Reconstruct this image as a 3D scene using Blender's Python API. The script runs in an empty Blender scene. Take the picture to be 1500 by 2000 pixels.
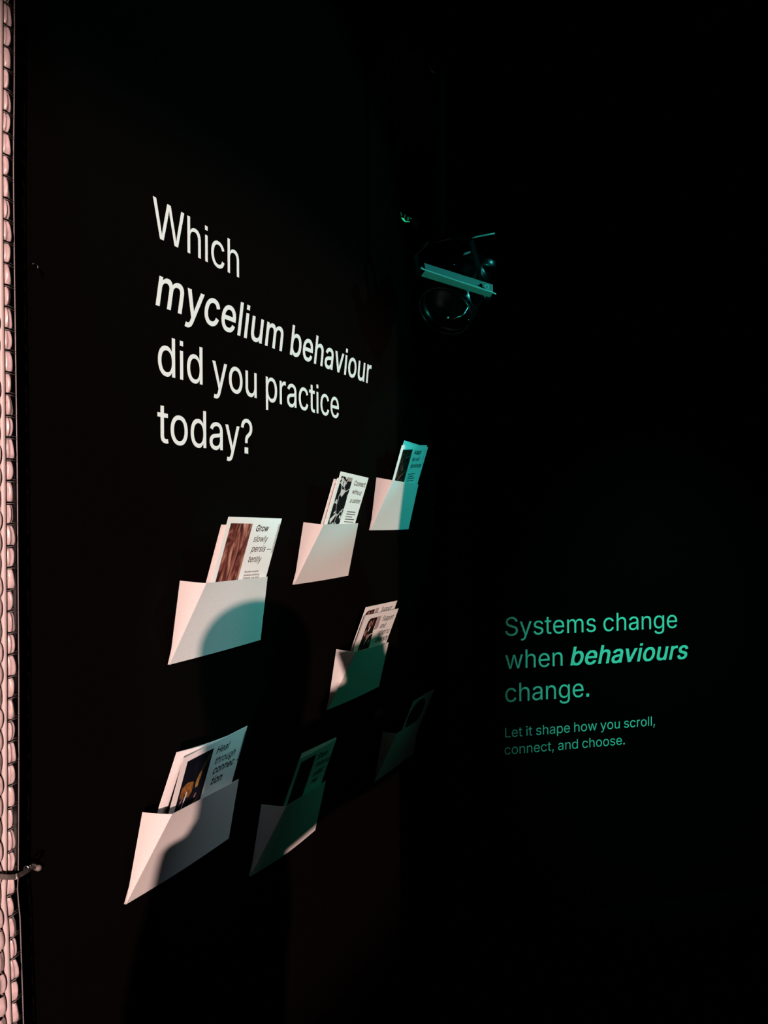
import bpy, bmesh, math, json
from mathutils import Vector as V, Matrix, Quaternion
C = bpy.context.scene.collection
S = bpy.context.scene
R = math.radians

# ------------------------------------------------------------------ camera, world, lights, exposure
YAW, PITCH, ROLL, FPX = 0.40731768727, 0.00263102589, -0.0063356157, 1500.0
CAM = V((0.9, 0.0, 1.5))
fw = V((-math.sin(YAW)*math.cos(PITCH), math.cos(YAW)*math.cos(PITCH), math.sin(PITCH)))
rt0 = V((math.cos(YAW), math.sin(YAW), 0)); up0 = rt0.cross(fw)
rt = rt0*math.cos(ROLL) + up0*math.sin(ROLL); up = up0*math.cos(ROLL) - rt0*math.sin(ROLL)
cam_d = bpy.data.cameras.new('camera'); cam = bpy.data.objects.new('camera', cam_d); C.objects.link(cam)
M3 = Matrix((rt, up, -fw)).transposed()
cam.matrix_world = Matrix.Translation(CAM) @ M3.to_4x4()
cam_d.sensor_fit = 'VERTICAL'; cam_d.sensor_height = 24.0; cam_d.lens = 24.0*FPX/2000.0
cam_d.clip_start = 0.02; cam_d.clip_end = 60
S.camera = cam

w = bpy.data.worlds.new('world'); S.world = w; w.use_nodes = True
bg = w.node_tree.nodes['Background']; bg.inputs[0].default_value = (1.0, 0.93, 0.9, 1); bg.inputs[1].default_value = 0.010
S.view_settings.view_transform = 'Standard'; S.view_settings.look = 'None'
S.view_settings.exposure = 0.0; S.view_settings.gamma = 1.0; S.view_settings.use_curve_mapping = False

def spot(name, loc, target, power, color, half_deg, blend, radius):
    l = bpy.data.lights.new(name, 'SPOT'); o = bpy.data.objects.new(name, l); C.objects.link(o)
    l.energy = power; l.color = color; l.spot_size = R(2*half_deg); l.spot_blend = blend; l.shadow_soft_size = radius
    o.location = loc; o.rotation_euler = (V(target)-V(loc)).to_track_quat('-Z', 'Y').to_euler()
    return o
LW = V((4.5, -5.6, 2.3))                                   # the warm pink lamp behind the visitor
spot('warm_spot', LW, (0, 1.42, 1.27), 4500, (1.0, 0.67, 0.60), 7.15, 0.45, 0.014)
spot('teal_spot', (2.4, 2.0, 2.5), (0, 1.60, 2.14), 104, (0.08, 1.0, 1.0), 17.2, 0.25, 0.02)      # on the question
spot('teal_spot', (2.0, 2.3, 2.6), (0.05, 2.21, 1.60), 68, (0.05, 1.0, 0.96), 8.6, 0.25, 0.02)      # added fill, raises the teal on the highest pocket only
spot('teal_spot', (1.9, 2.0, 2.7), (0.03, 1.27, 1.30), 82, (0.20, 1.0, 0.98), 5.7, 0.45, 0.02)     # added fill for the teal on the Grow pocket
spot('text_spot', (1.6, 1.6, 2.8), (0.72, 3.12, 1.06), 240, (0.05, 1.0, 0.64), 16.4, 1.0, 0.03)
spot('cool_fill', (1.42, 0.9, 2.9), (0.06, 1.19, 1.13), 62, (0.72, 0.85, 1.0), 5.8, 1.0, 0.02)  # added cool fill for the shaded Heal pocket, no lamp known there
spot('green_spill_fill', (2.0, 2.3, 2.9), (0, 1.80, 1.42), 24, (0.04, 1.0, 0.6), 15.0, 1.0, 0.03)  # added lamp, stands in for green spill from the text lamp
spot('fixture_fill', (1.4, 1.0, 0.4), (0.25, 1.98, 2.20), 60, (0.03, 1.0, 0.76), 5.0, 0.6, 0.02)  # added uplight, there only to brighten the barn door

# ------------------------------------------------------------------ helpers
def at(px, py, depth=None, X=None):
    """point of the place seen at (px, py) of the 1500x2000 frame at a depth or on the plane X"""
    d = rt*((px-750)/FPX) - up*((py-1000)/FPX) + fw
    if X is not None: return CAM + d*((X-CAM.x)/d.x)
    return CAM + d*depth
def tag(o, label, cat, group=None):
    o['label'] = label; o['category'] = cat
    if group: o['group'] = group
    return o
def empty(name, loc):
    o = bpy.data.objects.new(name, None); C.objects.link(o); o.location = loc; o.empty_display_size = 0.05
    return o
def wloc(o):
    p = V((0, 0, 0))
    while o: p += o.location; o = o.parent
    return p
def obj(name, verts, faces, mat, parent=None, smooth=False, loc=None, uvs=None):
    """one mesh object; verts in world coordinates"""
    base = wloc(parent) if parent else V((0, 0, 0))
    vs = [V(v) for v in verts]
    if loc is None:
        lo = V((min(v.x for v in vs), min(v.y for v in vs), min(v.z for v in vs))); hi = V((max(v.x for v in vs), max(v.y for v in vs), max(v.z for v in vs)))
        loc = (lo+hi)/2
    me = bpy.data.meshes.new(name); me.from_pydata([v-loc for v in vs], [], faces)
    if uvs:
        ul = me.uv_layers.new(name='UVMap')
        for lp in me.loops: ul.data[lp.index].uv = uvs[lp.vertex_index]
    bm = bmesh.new(); bm.from_mesh(me); bmesh.ops.recalc_face_normals(bm, faces=bm.faces); bm.to_mesh(me); bm.free()
    if smooth:
        for p in me.polygons: p.use_smooth = True
    me.materials.append(mat)
    o = bpy.data.objects.new(name, me); C.objects.link(o); o.parent = parent; o.location = loc-base
    return o
class MB:
    def __init__(s): s.v = []; s.f = []
    def add(s, v, f):
        n = len(s.v); s.v += [V(x) for x in v]; s.f += [tuple(i+n for i in q) for q in f]; return s
    def box(s, lo, hi):
        x0, y0, z0 = lo; x1, y1, z1 = hi
        return s.add([(x0,y0,z0),(x1,y0,z0),(x1,y1,z0),(x0,y1,z0),(x0,y0,z1),(x1,y0,z1),(x1,y1,z1),(x0,y1,z1)],
                     [(0,3,2,1),(4,5,6,7),(0,1,5,4),(1,2,6,5),(2,3,7,6),(3,0,4,7)])
    def slab(s, q, n, t):
        """prism of thickness t along n under polygon q"""
        q = [V(p) for p in q]; k = len(q); n = V(n)*t
        return s.add(q+[p+n for p in q], [tuple(range(k)), tuple(range(2*k-1, k-1, -1))]+[(i, (i+1) % k, k+(i+1) % k, k+i) for i in range(k)])
    def grid(s, fn, nu, nv):
        v = [fn(i/nu, j/nv) for j in range(nv+1) for i in range(nu+1)]
        return s.add(v, [(j*(nu+1)+i, j*(nu+1)+i+1, (j+1)*(nu+1)+i+1, (j+1)*(nu+1)+i) for j in range(nv) for i in range(nu)])
    def tube(s, pts, rad, n=10, cap=True):
        pts = [V(p) for p in pts]; rs = rad if isinstance(rad, (list, tuple)) else [rad]*len(pts)
        v = []; t0 = (pts[1]-pts[0]).normalized(); a = t0.orthogonal().normalized()
        for i, p in enumerate(pts):
            t = (pts[min(i+1, len(pts)-1)]-pts[max(i-1, 0)]).normalized()
            a = (a-t*a.dot(t)).normalized(); b = t.cross(a)
            v += [p+(a*math.cos(2*math.pi*k/n)+b*math.sin(2*math.pi*k/n))*rs[i] for k in range(n)]
        f = [(i*n+k, i*n+(k+1) % n, (i+1)*n+(k+1) % n, (i+1)*n+k) for i in range(len(pts)-1) for k in range(n)]
        if cap: f += [tuple(range(n-1, -1, -1)), tuple(range((len(pts)-1)*n, len(pts)*n))]
        return s.add(v, f)
    def lathe(s, o, ax, prof, n=40, close=False):
        """prof: (distance along ax, radius)"""
        o = V(o); ax = V(ax).normalized(); a = ax.orthogonal().normalized(); b = ax.cross(a); m = len(prof)
        v = [o+ax*h+(a*math.cos(2*math.pi*k/n)+b*math.sin(2*math.pi*k/n))*r for h, r in prof for k in range(n)]
        f = [(i*n+k, i*n+(k+1) % n, ((i+1) % m)*n+(k+1) % n, ((i+1) % m)*n+k) for i in range(m if close else m-1) for k in range(n)]
        if not close:
            for i in (0, m-1):
                if prof[i][1] > 1e-5: f.append(tuple(range(i*n, i*n+n)))
        return s.add(v, f)
    def build(s, name, mat, parent=None, smooth=False, loc=None): return obj(name, s.v, s.f, mat, parent, smooth, loc)

def mat(name, col, rough=0.6, metal=0.0, spec=0.5, noise=0.0, nscale=300.0, bump=0.0):
    m = bpy.data.materials.new(name); m.use_nodes = True; nt = m.node_tree; b = nt.nodes['Principled BSDF']
    b.inputs['Base Color'].default_value = (*col, 1); b.inputs['Roughness'].default_value = rough
    b.inputs['Metallic'].default_value = metal; b.inputs['Specular IOR Level'].default_value = spec
    if noise or bump:
        tc = nt.nodes.new('ShaderNodeTexCoord'); nz = nt.nodes.new('ShaderNodeTexNoise'); nz.inputs['Scale'].default_value = nscale; nz.inputs['Detail'].default_value = 4
        nt.links.new(tc.outputs['Object'], nz.inputs['Vector'])
        if noise:
            cr = nt.nodes.new('ShaderNodeValToRGB')
            cr.color_ramp.elements[0].position = 0.3; cr.color_ramp.elements[1].position = 0.7
            cr.color_ramp.elements[0].color = (*[c*(1-noise) for c in col], 1); cr.color_ramp.elements[1].color = (*[min(1, c*(1+noise*0.5)) for c in col], 1)
            nt.links.new(nz.outputs['Fac'], cr.inputs['Fac']); nt.links.new(cr.outputs['Color'], b.inputs['Base Color'])
        if bump:
            bp = nt.nodes.new('ShaderNodeBump'); bp.inputs['Strength'].default_value = bump; bp.inputs['Distance'].default_value = 0.001
            nt.links.new(nz.outputs['Fac'], bp.inputs['Height']); nt.links.new(bp.outputs['Normal'], b.inputs['Normal'])
    return m
def print_mat(name, kind, stops):
    """a printed picture: procedural texture over the print's own UVs"""
    m = bpy.data.materials.new(name); m.use_nodes = True; nt = m.node_tree; b = nt.nodes['Principled BSDF']; N = nt.nodes.new; L = nt.links.new
    b.inputs['Roughness'].default_value = 0.6; b.inputs['Specular IOR Level'].default_value = 0.2
    uv = N('ShaderNodeUVMap'); mp = N('ShaderNodeMapping'); L(uv.outputs[0], mp.inputs[0])
    cr = N('ShaderNodeValToRGB'); e = cr.color_ramp.elements
    e[0].position, e[0].color = stops[0][0], (*stops[0][1], 1); e[1].position, e[1].color = stops[-1][0], (*stops[-1][1], 1)
    for p, c in stops[1:-1]:
        x = e.new(p); x.color = (*c, 1)
    if kind == 'fibre':
        mp.inputs['Scale'].default_value = (1.5, 0.75, 1); mp.inputs['Rotation'].default_value = (0, 0, -0.25)
        t = N('ShaderNodeTexNoise'); t.inputs['Scale'].default_value = 1.6; t.inputs['Detail'].default_value = 5; t.inputs['Distortion'].default_value = 3.4
        L(mp.outputs[0], t.inputs['Vector']); L(t.outputs['Fac'], cr.inputs[0])
    elif kind == 'web':
        n = N('ShaderNodeTexNoise'); n.inputs['Scale'].default_value = 2.5; n.inputs['Detail'].default_value = 3
        mp.inputs['Scale'].default_value = (1.2, 2.7, 1)
        ad = N('ShaderNodeMixRGB'); ad.blend_type = 'ADD'; ad.inputs[0].default_value = 0.7
        L(mp.outputs[0], n.inputs['Vector']); L(mp.outputs[0], ad.inputs[1]); L(n.outputs['Color'], ad.inputs[2])
        t = N('ShaderNodeTexVoronoi'); t.feature = 'DISTANCE_TO_EDGE'; t.inputs['Scale'].default_value = 1.1; L(ad.outputs[0], t.inputs['Vector'])
        L(t.outputs['Distance'], cr.inputs[0])
    else:
        mp.inputs['Scale'].default_value = (1.6, 2.4, 1)
        t = N('ShaderNodeTexNoise'); t.inputs['Scale'].default_value = 2.4; t.inputs['Detail'].default_value = 7; t.inputs['Distortion'].default_value = 1.6
        L(mp.outputs[0], t.inputs['Vector']); L(t.outputs['Fac'], cr.inputs[0])
    L(cr.outputs[0], b.inputs['Base Color'])
    return m

M = dict(
    wall=mat('matt black wall paint', (0.0017, 0.0012, 0.0009), 0.95, spec=0.02),
    rwall=mat('black painted board', (0.0008, 0.0008, 0.0008), 0.95, spec=0.02),
    trim=mat('blue black painted post', (0.004, 0.007, 0.009), 0.8, spec=0.1),
    floor=mat('black floor', (0.0015, 0.0015, 0.0015), 0.9, spec=0.05),
    vinyl=mat('white cut vinyl', (0.80, 0.80, 0.78), 0.7, spec=0.2),
    paper=mat('uncoated white paper', (0.80, 0.785, 0.765), 0.85, spec=0.1, noise=0.07, nscale=420, bump=0.12),
    card=mat('white card stock', (0.84, 0.83, 0.81), 0.75, spec=0.15),
    ink=mat('black printing ink', (0.012, 0.011, 0.012), 0.7, spec=0.15),
    greyink=mat('grey printing ink', (0.13, 0.125, 0.13), 0.7, spec=0.15),
    lamp=mat('glossy black lamp enamel', (0.0015, 0.0018, 0.002), 0.25, spec=0.35),
    highlight_steel=mat('highlight steel', (0.75, 0.78, 0.76), 0.5, spec=0.3),  # lighter tone puts the barn door's ridge highlight into the colour
    flap=mat('grey painted steel', (0.24, 0.32, 0.29), 0.55, spec=0.3),
    steel=mat('bright steel', (0.7, 0.7, 0.7), 0.22, metal=1.0),
    darksteel=mat('dark steel', (0.07, 0.07, 0.07), 0.35, metal=1.0),
    bubble=mat('clouded plastic film', (0.50, 0.40, 0.40), 0.33, spec=0.5, noise=0.22, nscale=90, bump=0.5),
    tape=mat('pale plastic strip', (0.52, 0.45, 0.44), 0.45, spec=0.4, noise=0.06, nscale=60),
    film=mat('dark clear film', (0.05, 0.03, 0.035), 0.18, spec=0.6),
    filmedge=mat('film edge', (0.20, 0.18, 0.18), 0.35, spec=0.6),
    backing=mat('dark maroon backing', (0.035, 0.008, 0.014), 0.7, spec=0.2),
    strap=mat('grey brown strap', (0.17, 0.15, 0.14), 0.6, spec=0.3, noise=0.15, nscale=400),
    cloth=mat('dark cloth', (0.02, 0.02, 0.022), 0.9, spec=0.1, noise=0.2, nscale=80),
    skin=mat('skin', (0.45, 0.28, 0.2), 0.6, spec=0.3),
    hair=mat('dark hair', (0.015, 0.01, 0.008), 0.6, spec=0.3),
    navy=mat('navy print', (0.004, 0.006, 0.018), 0.6, spec=0.2),
    grey_tint=mat('pinkish grey print', (0.42, 0.33, 0.31), 0.7, spec=0.1),
    white_print=mat('pale print', (0.62, 0.60, 0.57), 0.7, spec=0.1),
    rosy_print=mat('rosy print', (0.30, 0.15, 0.13), 0.7, spec=0.1, noise=0.6, nscale=120),
    amber=mat('amber print', (0.27, 0.12, 0.03), 0.7, spec=0.1, noise=0.7, nscale=160),
    olive=mat('olive print', (0.05, 0.035, 0.012), 0.7, spec=0.1, noise=0.6, nscale=120),
    ochre=mat('ochre print', (0.30, 0.17, 0.045), 0.7, spec=0.1, noise=0.5, nscale=140),
    twig=mat('brown print', (0.14, 0.10, 0.075), 0.7, spec=0.1, noise=0.4, nscale=200),
)
P_FIBRE = print_mat('reddish fibre picture', 'fibre', [(0.28, (0.02, 0.004, 0.004)), (0.42, (0.11, 0.026, 0.02)), (0.52, (0.24, 0.075, 0.055)), (0.64, (0.52, 0.24, 0.17)), (0.72, (0.66, 0.42, 0.34))])
P_WEB = print_mat('black and white web picture', 'web', [(0.0, (0.75, 0.74, 0.73)), (0.018, (0.5, 0.49, 0.49)), (0.045, (0.006, 0.006, 0.007)), (1.0, (0.004, 0.004, 0.005))])
P_ROOT = print_mat('dark root picture', 'smoke', [(0.42, (0.004, 0.0035, 0.003)), (0.60, (0.022, 0.014, 0.009)), (0.75, (0.09, 0.065, 0.05))])
P_MAROON = print_mat('dark maroon picture', 'smoke', [(0.40, (0.006, 0.003, 0.003)), (0.60, (0.02, 0.007, 0.007)), (0.75, (0.10, 0.04, 0.035))])
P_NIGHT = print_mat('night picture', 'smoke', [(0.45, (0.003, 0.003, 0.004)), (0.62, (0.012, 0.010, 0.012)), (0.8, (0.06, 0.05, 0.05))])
P_NAVY = print_mat('navy picture', 'smoke', [(0.35, (0.0015, 0.002, 0.005)), (0.65, (0.003, 0.005, 0.013)), (0.8, (0.003, 0.003, 0.006))])

# ------------------------------------------------------------------ lettering: own outlines (advance, outline contours), drawn flat and extruded
GLYPH = {',':[188,[[38.5,-119,38,-118.5,40.2,-103.5,68,70.5,136.5,71,84,-118.5]]],
'-':[453,[[114.5,188,114.5,244,337,243.5,336.5,188]]],
'.':[188,[[50,-4,50,87,141,87,141,-4]]],
'?':[358,[[118,-4,118,85.8,209,85.8,209,-4],[132.5,152,132.2,178.5,134.2,200.5,137.2,217.5,144,237.5,152,251.5,164.5,266,178.5,277.8,209.5,298.2,226.5,311.2,238.8,323.5,248.8,336.5,256.8,352.5,259.8,362.5,261.8,374.5,261.8,392.5,258,409.5,253,420.5,245.8,431.5,240.8,437.5,232.5,444.8,224.5,450,208.5,457,193.5,460.8,182.5,462,168.5,461.8,148.5,457.6,132.5,451,118.5,440.8,108,428.5,100,414.5,95.2,400.5,91.5,378,27.5,378,27,380.5,28.2,395.5,31,410.5,35.4,425.5,41.4,439.5,47.2,449.5,57.2,463.5,72.5,479.6,84.5,489,94.5,495,113.5,504,124.5,508,138.5,511.8,155.5,514.8,165.5,515.8,185.5,516,201.5,514.8,218.5,511.8,229.5,508.8,243.5,503.6,267.5,491,278.5,483,290.8,471.5,296.8,464.5,305.8,451.5,312.6,438.5,317,427.5,320,417.5,322.8,402.5,324,388.5,324,375.5,322.8,359.5,320.8,348.5,318,337.5,312.6,323.5,305.8,310.5,293.5,294,280.2,280.5,270.5,272.2,240.5,252,218.5,234.8,208.2,222.5,201,208.5,197.2,195.5,194.2,173.5,194,152.5]]],
'A':[480,[[16.5,0,201,508.5,275.5,509,279,501.5,463,0.5,395,0.5,344.5,141.6,135.5,142,134,141.5,131.2,133.5,85,0.5],[154.6,199.5,324,199.5,288,298.5,262,377.5,238.5,454.8,217.8,385.5,191,301.5]]],
'B':[456,[[60.5,0,60,508.5,256.5,508.8,276.5,506.8,293.5,503.8,313.5,498,329.5,491,345.5,481,356.5,472,368.6,459.5,382,440.5,390,422.5,394.8,405.5,397.8,385.5,397.8,361.5,395.8,346.5,390.8,328.5,387,319.5,375,302.5,363.5,291.2,347.5,280.2,333.5,273,315.5,267,315,262.5,333.5,258.8,344.5,255,358.5,247.8,370.5,240,384.5,227.2,392.8,217.5,402,203.5,407.6,192.5,412.8,178.5,415.8,165.5,417.8,148.5,418,129.5,416.8,115.5,412.8,96.5,408,82.5,402.6,71.5,396,60.5,387.8,49.5,377.5,39.2,365.5,30,352.5,22,335.5,14,320.5,9,305.5,5.2,278.5,1.2,257.5,0],[125,57.5,259.5,57.2,271.5,58.2,289.5,61.2,303.5,65.2,318.5,72,330.5,80.2,340.8,91.5,349,105.5,353,117.5,354.8,128.5,354.8,146.5,351.8,162.5,346,177.5,334.8,194.5,326,203.5,318.5,209.8,306.5,217.8,298.5,222,280.5,227.8,269.5,229.8,254.5,231,125.5,231],[125,285.5,248.5,285.2,262.5,287.4,273.5,290.2,288.5,296,299.5,302.2,311.5,311.8,320.8,322.5,329,336.5,333.8,350.5,336,367.5,335.8,380.5,334.8,387.5,331,401.5,324.6,414.5,316.5,425.2,307.5,433.8,301.5,437.8,289.5,444,268.5,449.8,245.5,452,125.5,452]]],
'C':[510,[[252.5,-6.8,232.5,-4.8,204.5,1,183.5,8,159.5,19.4,140.5,31,127.5,41,109.8,57.5,97.2,71.5,82.4,92.5,71,112.5,59,139.5,51.2,163.5,45.2,190.5,42.2,210.5,40.2,235.5,40.2,272.5,42.2,297.5,47.2,328.5,54,354.5,60.2,371.5,71,395.5,82.4,415.5,97.2,436.5,112.2,453.5,131.5,470.8,149.5,483.8,159.5,489.6,183.5,501,204.5,508,232.5,513.8,252.5,515.8,281.5,515.8,300.5,513.8,316.5,510.8,331.5,507,357.5,498,372.5,491,384.5,484,397.5,474.8,408.5,465.8,423.5,451.2,433.6,439.5,445,423.5,452,411.5,462.8,386.5,469.8,363.5,473,348.5,408.5,348,402,369.5,397.6,379.5,387,398.5,377.5,410.2,365.5,421.8,347.5,435,334.5,442,315.5,449,301.5,452.8,287.5,455,274.5,456,255.5,455.8,240.5,454,222.5,450,205.5,444,191.5,436.8,174.5,425.8,163.5,417,152,405.5,139.4,389.5,129,372.5,121,355.5,114,335.5,109.2,316.5,105.2,293.5,103.2,270.5,103,245.5,104.2,224.5,108.2,196.5,111.2,183.5,117.4,163.5,126,142.5,139,120.5,151.2,104.5,167.5,88.2,185.5,75,207.5,64,233.5,56.2,255.5,53.2,280.5,53.2,301.5,56.2,327.5,64.2,347.5,74,365.5,87.2,380,101.5,392,118.5,400,134.5,408.5,160,473,159.5,468.6,139.5,461,116.5,452,97.5,445,85.5,437,73.5,424.8,58.5,413.5,47.2,397.5,34.2,384.5,25,364.5,14,347.5,7,328.5,1,307.5,-3.8,293.5,-5.8,274.5,-7]]],
'E':[419,[[60.5,0,60,508.5,371.5,509,371.5,452,125,451.5,125.5,286,355,285.5,354.5,229,125.5,229,125,57.5,374.5,57,375,0.5]]],
'G':[520,[[253.5,-6.8,233.5,-4.8,204.5,1,180.5,9.2,158.6,19.5,139.5,31,127.5,40.2,110,56.5,95.2,73.5,80,95.5,68,117.5,58,141.5,51.2,163.5,46,186.5,42.2,210.5,40.2,235.5,40.2,272.5,43.2,305.5,47.4,329.5,54,355.5,61.2,375.5,70,395.5,81.4,415.5,96.2,436.5,111.2,453.5,130.5,470.8,148.5,483.8,168.5,495,182.5,501,202.5,507.8,224.5,512.8,250.5,515.8,280.5,515.8,299.5,513.8,316.5,510.8,334.5,506,351.5,500,379.5,486,394.5,475.8,409.5,463.8,425.2,448.5,434,438.5,442,427.5,453,409.5,460,395.5,466,380.5,470.8,364.5,474,349.5,408.5,349,400,370.5,390,388.5,379.8,403.5,364.5,419.8,349.5,431.8,337.5,439,322.5,445.8,306.5,450.6,286.5,454.8,271.5,456,253.5,455.8,237.5,453.8,224.5,450.8,212.5,447,196.5,440,182.5,431.8,168.5,421.6,153.5,407.2,144.4,396.5,134.2,381.5,125,364.5,117.4,345.5,111,324.5,106.2,300.5,103.2,270.5,103,245.5,104.2,224.5,107,203.5,111.2,183.5,117.4,163.5,125,144.5,135.2,126.5,151.2,104.5,165,90.5,176.5,81,192.5,71,207.5,64.2,234.5,56.2,256.5,53.2,275.5,53,291.5,54.2,308.5,57.2,325.5,62.2,337.5,67,350.5,74,363.5,83.2,377.5,96.8,387.8,109.5,396,122.5,402,134.5,408,150.5,412,166.5,414.8,188.5,415,198.5,283.5,199,283.5,256,477.5,256,477.8,184.5,475.8,164.5,472.8,147.5,465,120.5,458.6,105.5,450.8,90.5,439,72.5,423.8,54.5,410.5,42,396.5,31,377.5,19,358.5,10,342.5,4.2,315.5,-2.8,295.5,-5.8,275.5,-7]]],
'H':[517,[[60.5,0,60,508.5,125,508.5,125.5,289,391.5,289,392,508.5,456.5,509,457,0.5,392,0.5,391.5,232,125.5,232,125,0.5]]],
'L':[393,[[60.5,0,60,508.5,124.5,509,125,57.5,360.5,57,361,0.5]]],
'M':[628,[[60.5,0,60,508.5,152,508.5,277,187.5,300,120.5,314.5,73.4,353.2,190.5,391,286.5,476,508.5,567.5,509,568,0.5,504,0.5,504,333.5,506.2,421.5,506.2,431.5,505.5,433,488,379.5,456,290.5,346,9.5,341.5,0,286,0.5,170,290.5,147,354.5,120.5,432.4,120,431.5,119.8,423.5,121.2,337.5,122,329.5,122,0.5]]],
'P':[445,[[60.5,0,60,508.5,243.5,509,260.5,508,278.5,505.8,299.5,501,316.5,495,332.5,487,345.5,479,360.2,467.5,367.8,460.5,381.8,443.5,390,430.5,394.8,419.5,400,405.5,404,391.5,406.8,377.5,408.8,360.5,409,341.5,407.8,324.5,404.8,307.5,401,292.5,396.8,280.5,390,264.5,375.8,243.5,369.8,236.5,354.5,222.2,340.5,212,326.5,204,315.5,199,297.5,193.2,278.5,189.2,250.5,186.2,125.5,186,125,0.5],[125,242.5,240.5,242,255.5,243.2,267.5,245.2,284.5,250,302.5,259.2,312.5,267,325,280.5,331.8,291.5,335.6,299.5,339.8,311.5,341.8,320.5,344,341.5,343,367.5,339,387.5,333,402.5,325.8,413.5,318.2,422.5,306.5,433,293.5,441,277.5,446.8,262.5,450,240.5,452,125.5,452]]],
'R':[449,[[60.5,0,60,508.5,251.5,508.8,272.5,506.8,290.5,503.8,311.5,498,333.5,489,354,475.5,361.5,469.8,370.5,461,383,445.5,392.5,428.4,400.8,408.5,406.8,383.5,408.8,365.5,408.8,338.5,406.8,320.5,402,299.5,394,278.5,381.8,257.5,372.5,246,363.5,237.2,353.5,229.2,333.5,217,315.5,209.8,314,208.5,428,0.5,353,0.5,246.5,198,125.5,198,125,0.5],[125,255.5,241.5,255,258.5,256.2,274.5,259,291.5,264,305.5,271,316.5,279,326,288.5,334.8,301.5,341,318.5,344.8,340.5,344.8,363.5,341.8,382.5,337.6,396.5,334,405.5,325.8,417.5,315.5,428,298.5,440,285.5,445,269.5,449,255.5,451,240.5,452,125.5,452]]],
'S':[447,[[207.5,-8.8,185.5,-6.8,172.5,-4.6,155.5,-0.8,136.5,5.4,109.5,18,98.5,25,84.5,36.2,76.2,44.5,64.2,59.5,52,80.5,43.2,104.5,40,119.5,38,136.5,103.5,137,108,115.5,110,109.5,116,97.5,123.2,87.5,129.5,81,144.5,69.4,162.5,60.2,173.5,56.2,188.5,52.2,210.5,49.2,237.5,49.2,254.5,51.4,268.5,54.2,286.5,60,305.5,70.2,322,83.5,336,101.5,341,111.5,343.8,120.5,345.8,131.5,346,143.5,342.8,160.5,340,167.5,335,175.5,325.5,185.8,312.5,196,296.5,205,263.5,216.8,183.5,239,153.5,249,128.5,260,117.5,266,92.5,283.2,79.5,295.8,73,303.5,67.2,312.5,60.2,326.5,56.2,338.5,53.2,352.5,52,367.5,52.2,382.5,54,397.5,58,413.5,63.4,427.5,70,440.5,75.2,448.5,85,460.5,97.5,472.8,110.5,482.8,123.5,491,139.5,498.8,154.5,504.8,171.5,509.8,200.5,514.8,218.5,516,242.5,515.8,254.5,514.8,278.5,510.8,296.5,505.8,307.5,501.8,324.5,494,336.5,487,357.5,470.8,366.8,461.5,376.8,449.5,388.6,429.5,396.8,407.5,399.8,392.5,401,378.5,337.5,378,333.8,395.5,331,403.5,326.8,411.5,322,418.5,315,426.5,302.5,436.8,282.5,447.8,261.5,455,246.5,457.8,236.5,458.8,212.5,458.8,187.5,454.8,166.5,448,148.5,437.6,138.8,429.5,132.2,422.5,125.2,412.5,121,404.5,116.2,389.5,115,379.5,115.2,367.5,119,351.5,125,340.5,136.5,328.8,148.5,319,165.5,309.4,189.5,300.2,211.5,293,237.5,286.8,279.5,274.8,310.5,264.6,331.5,254.6,359.5,237.8,368,230.5,380.8,217.5,393,201.5,398,192.5,403,178.5,406.8,160.5,408,145.5,407.8,127.5,405.8,112.5,402,96.5,398,85.5,391,71.5,382,57.5,373,46.5,360.5,34.2,348.5,25.2,333.5,16,315.3,7.5,297.5,1,283.5,-2.8,268.5,-5.8,249.5,-8,232.5,-9]]],
'T':[449,[[193.5,0,193,451.5,32.5,452,32,508.5,416.5,509,416.5,452,257,451.5,257,0.5]]],
'W':[686,[[155.5,0,153,6.5,16.5,509,82,508.5,169.8,171.5,175.2,143.5,186.8,95.5,192.4,64.5,193.5,62,203.2,111.5,214,158.5,306,508.5,380,508.5,423.2,341.5,461.8,197.5,492.5,64,509.2,142.5,603,508.5,670,508.5,530,0.5,455,0.5,365.2,332.5,351.2,389.5,343.6,430.5,342.5,432.8,329.8,370.5,317.8,321.5,230,0.5]]],
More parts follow.
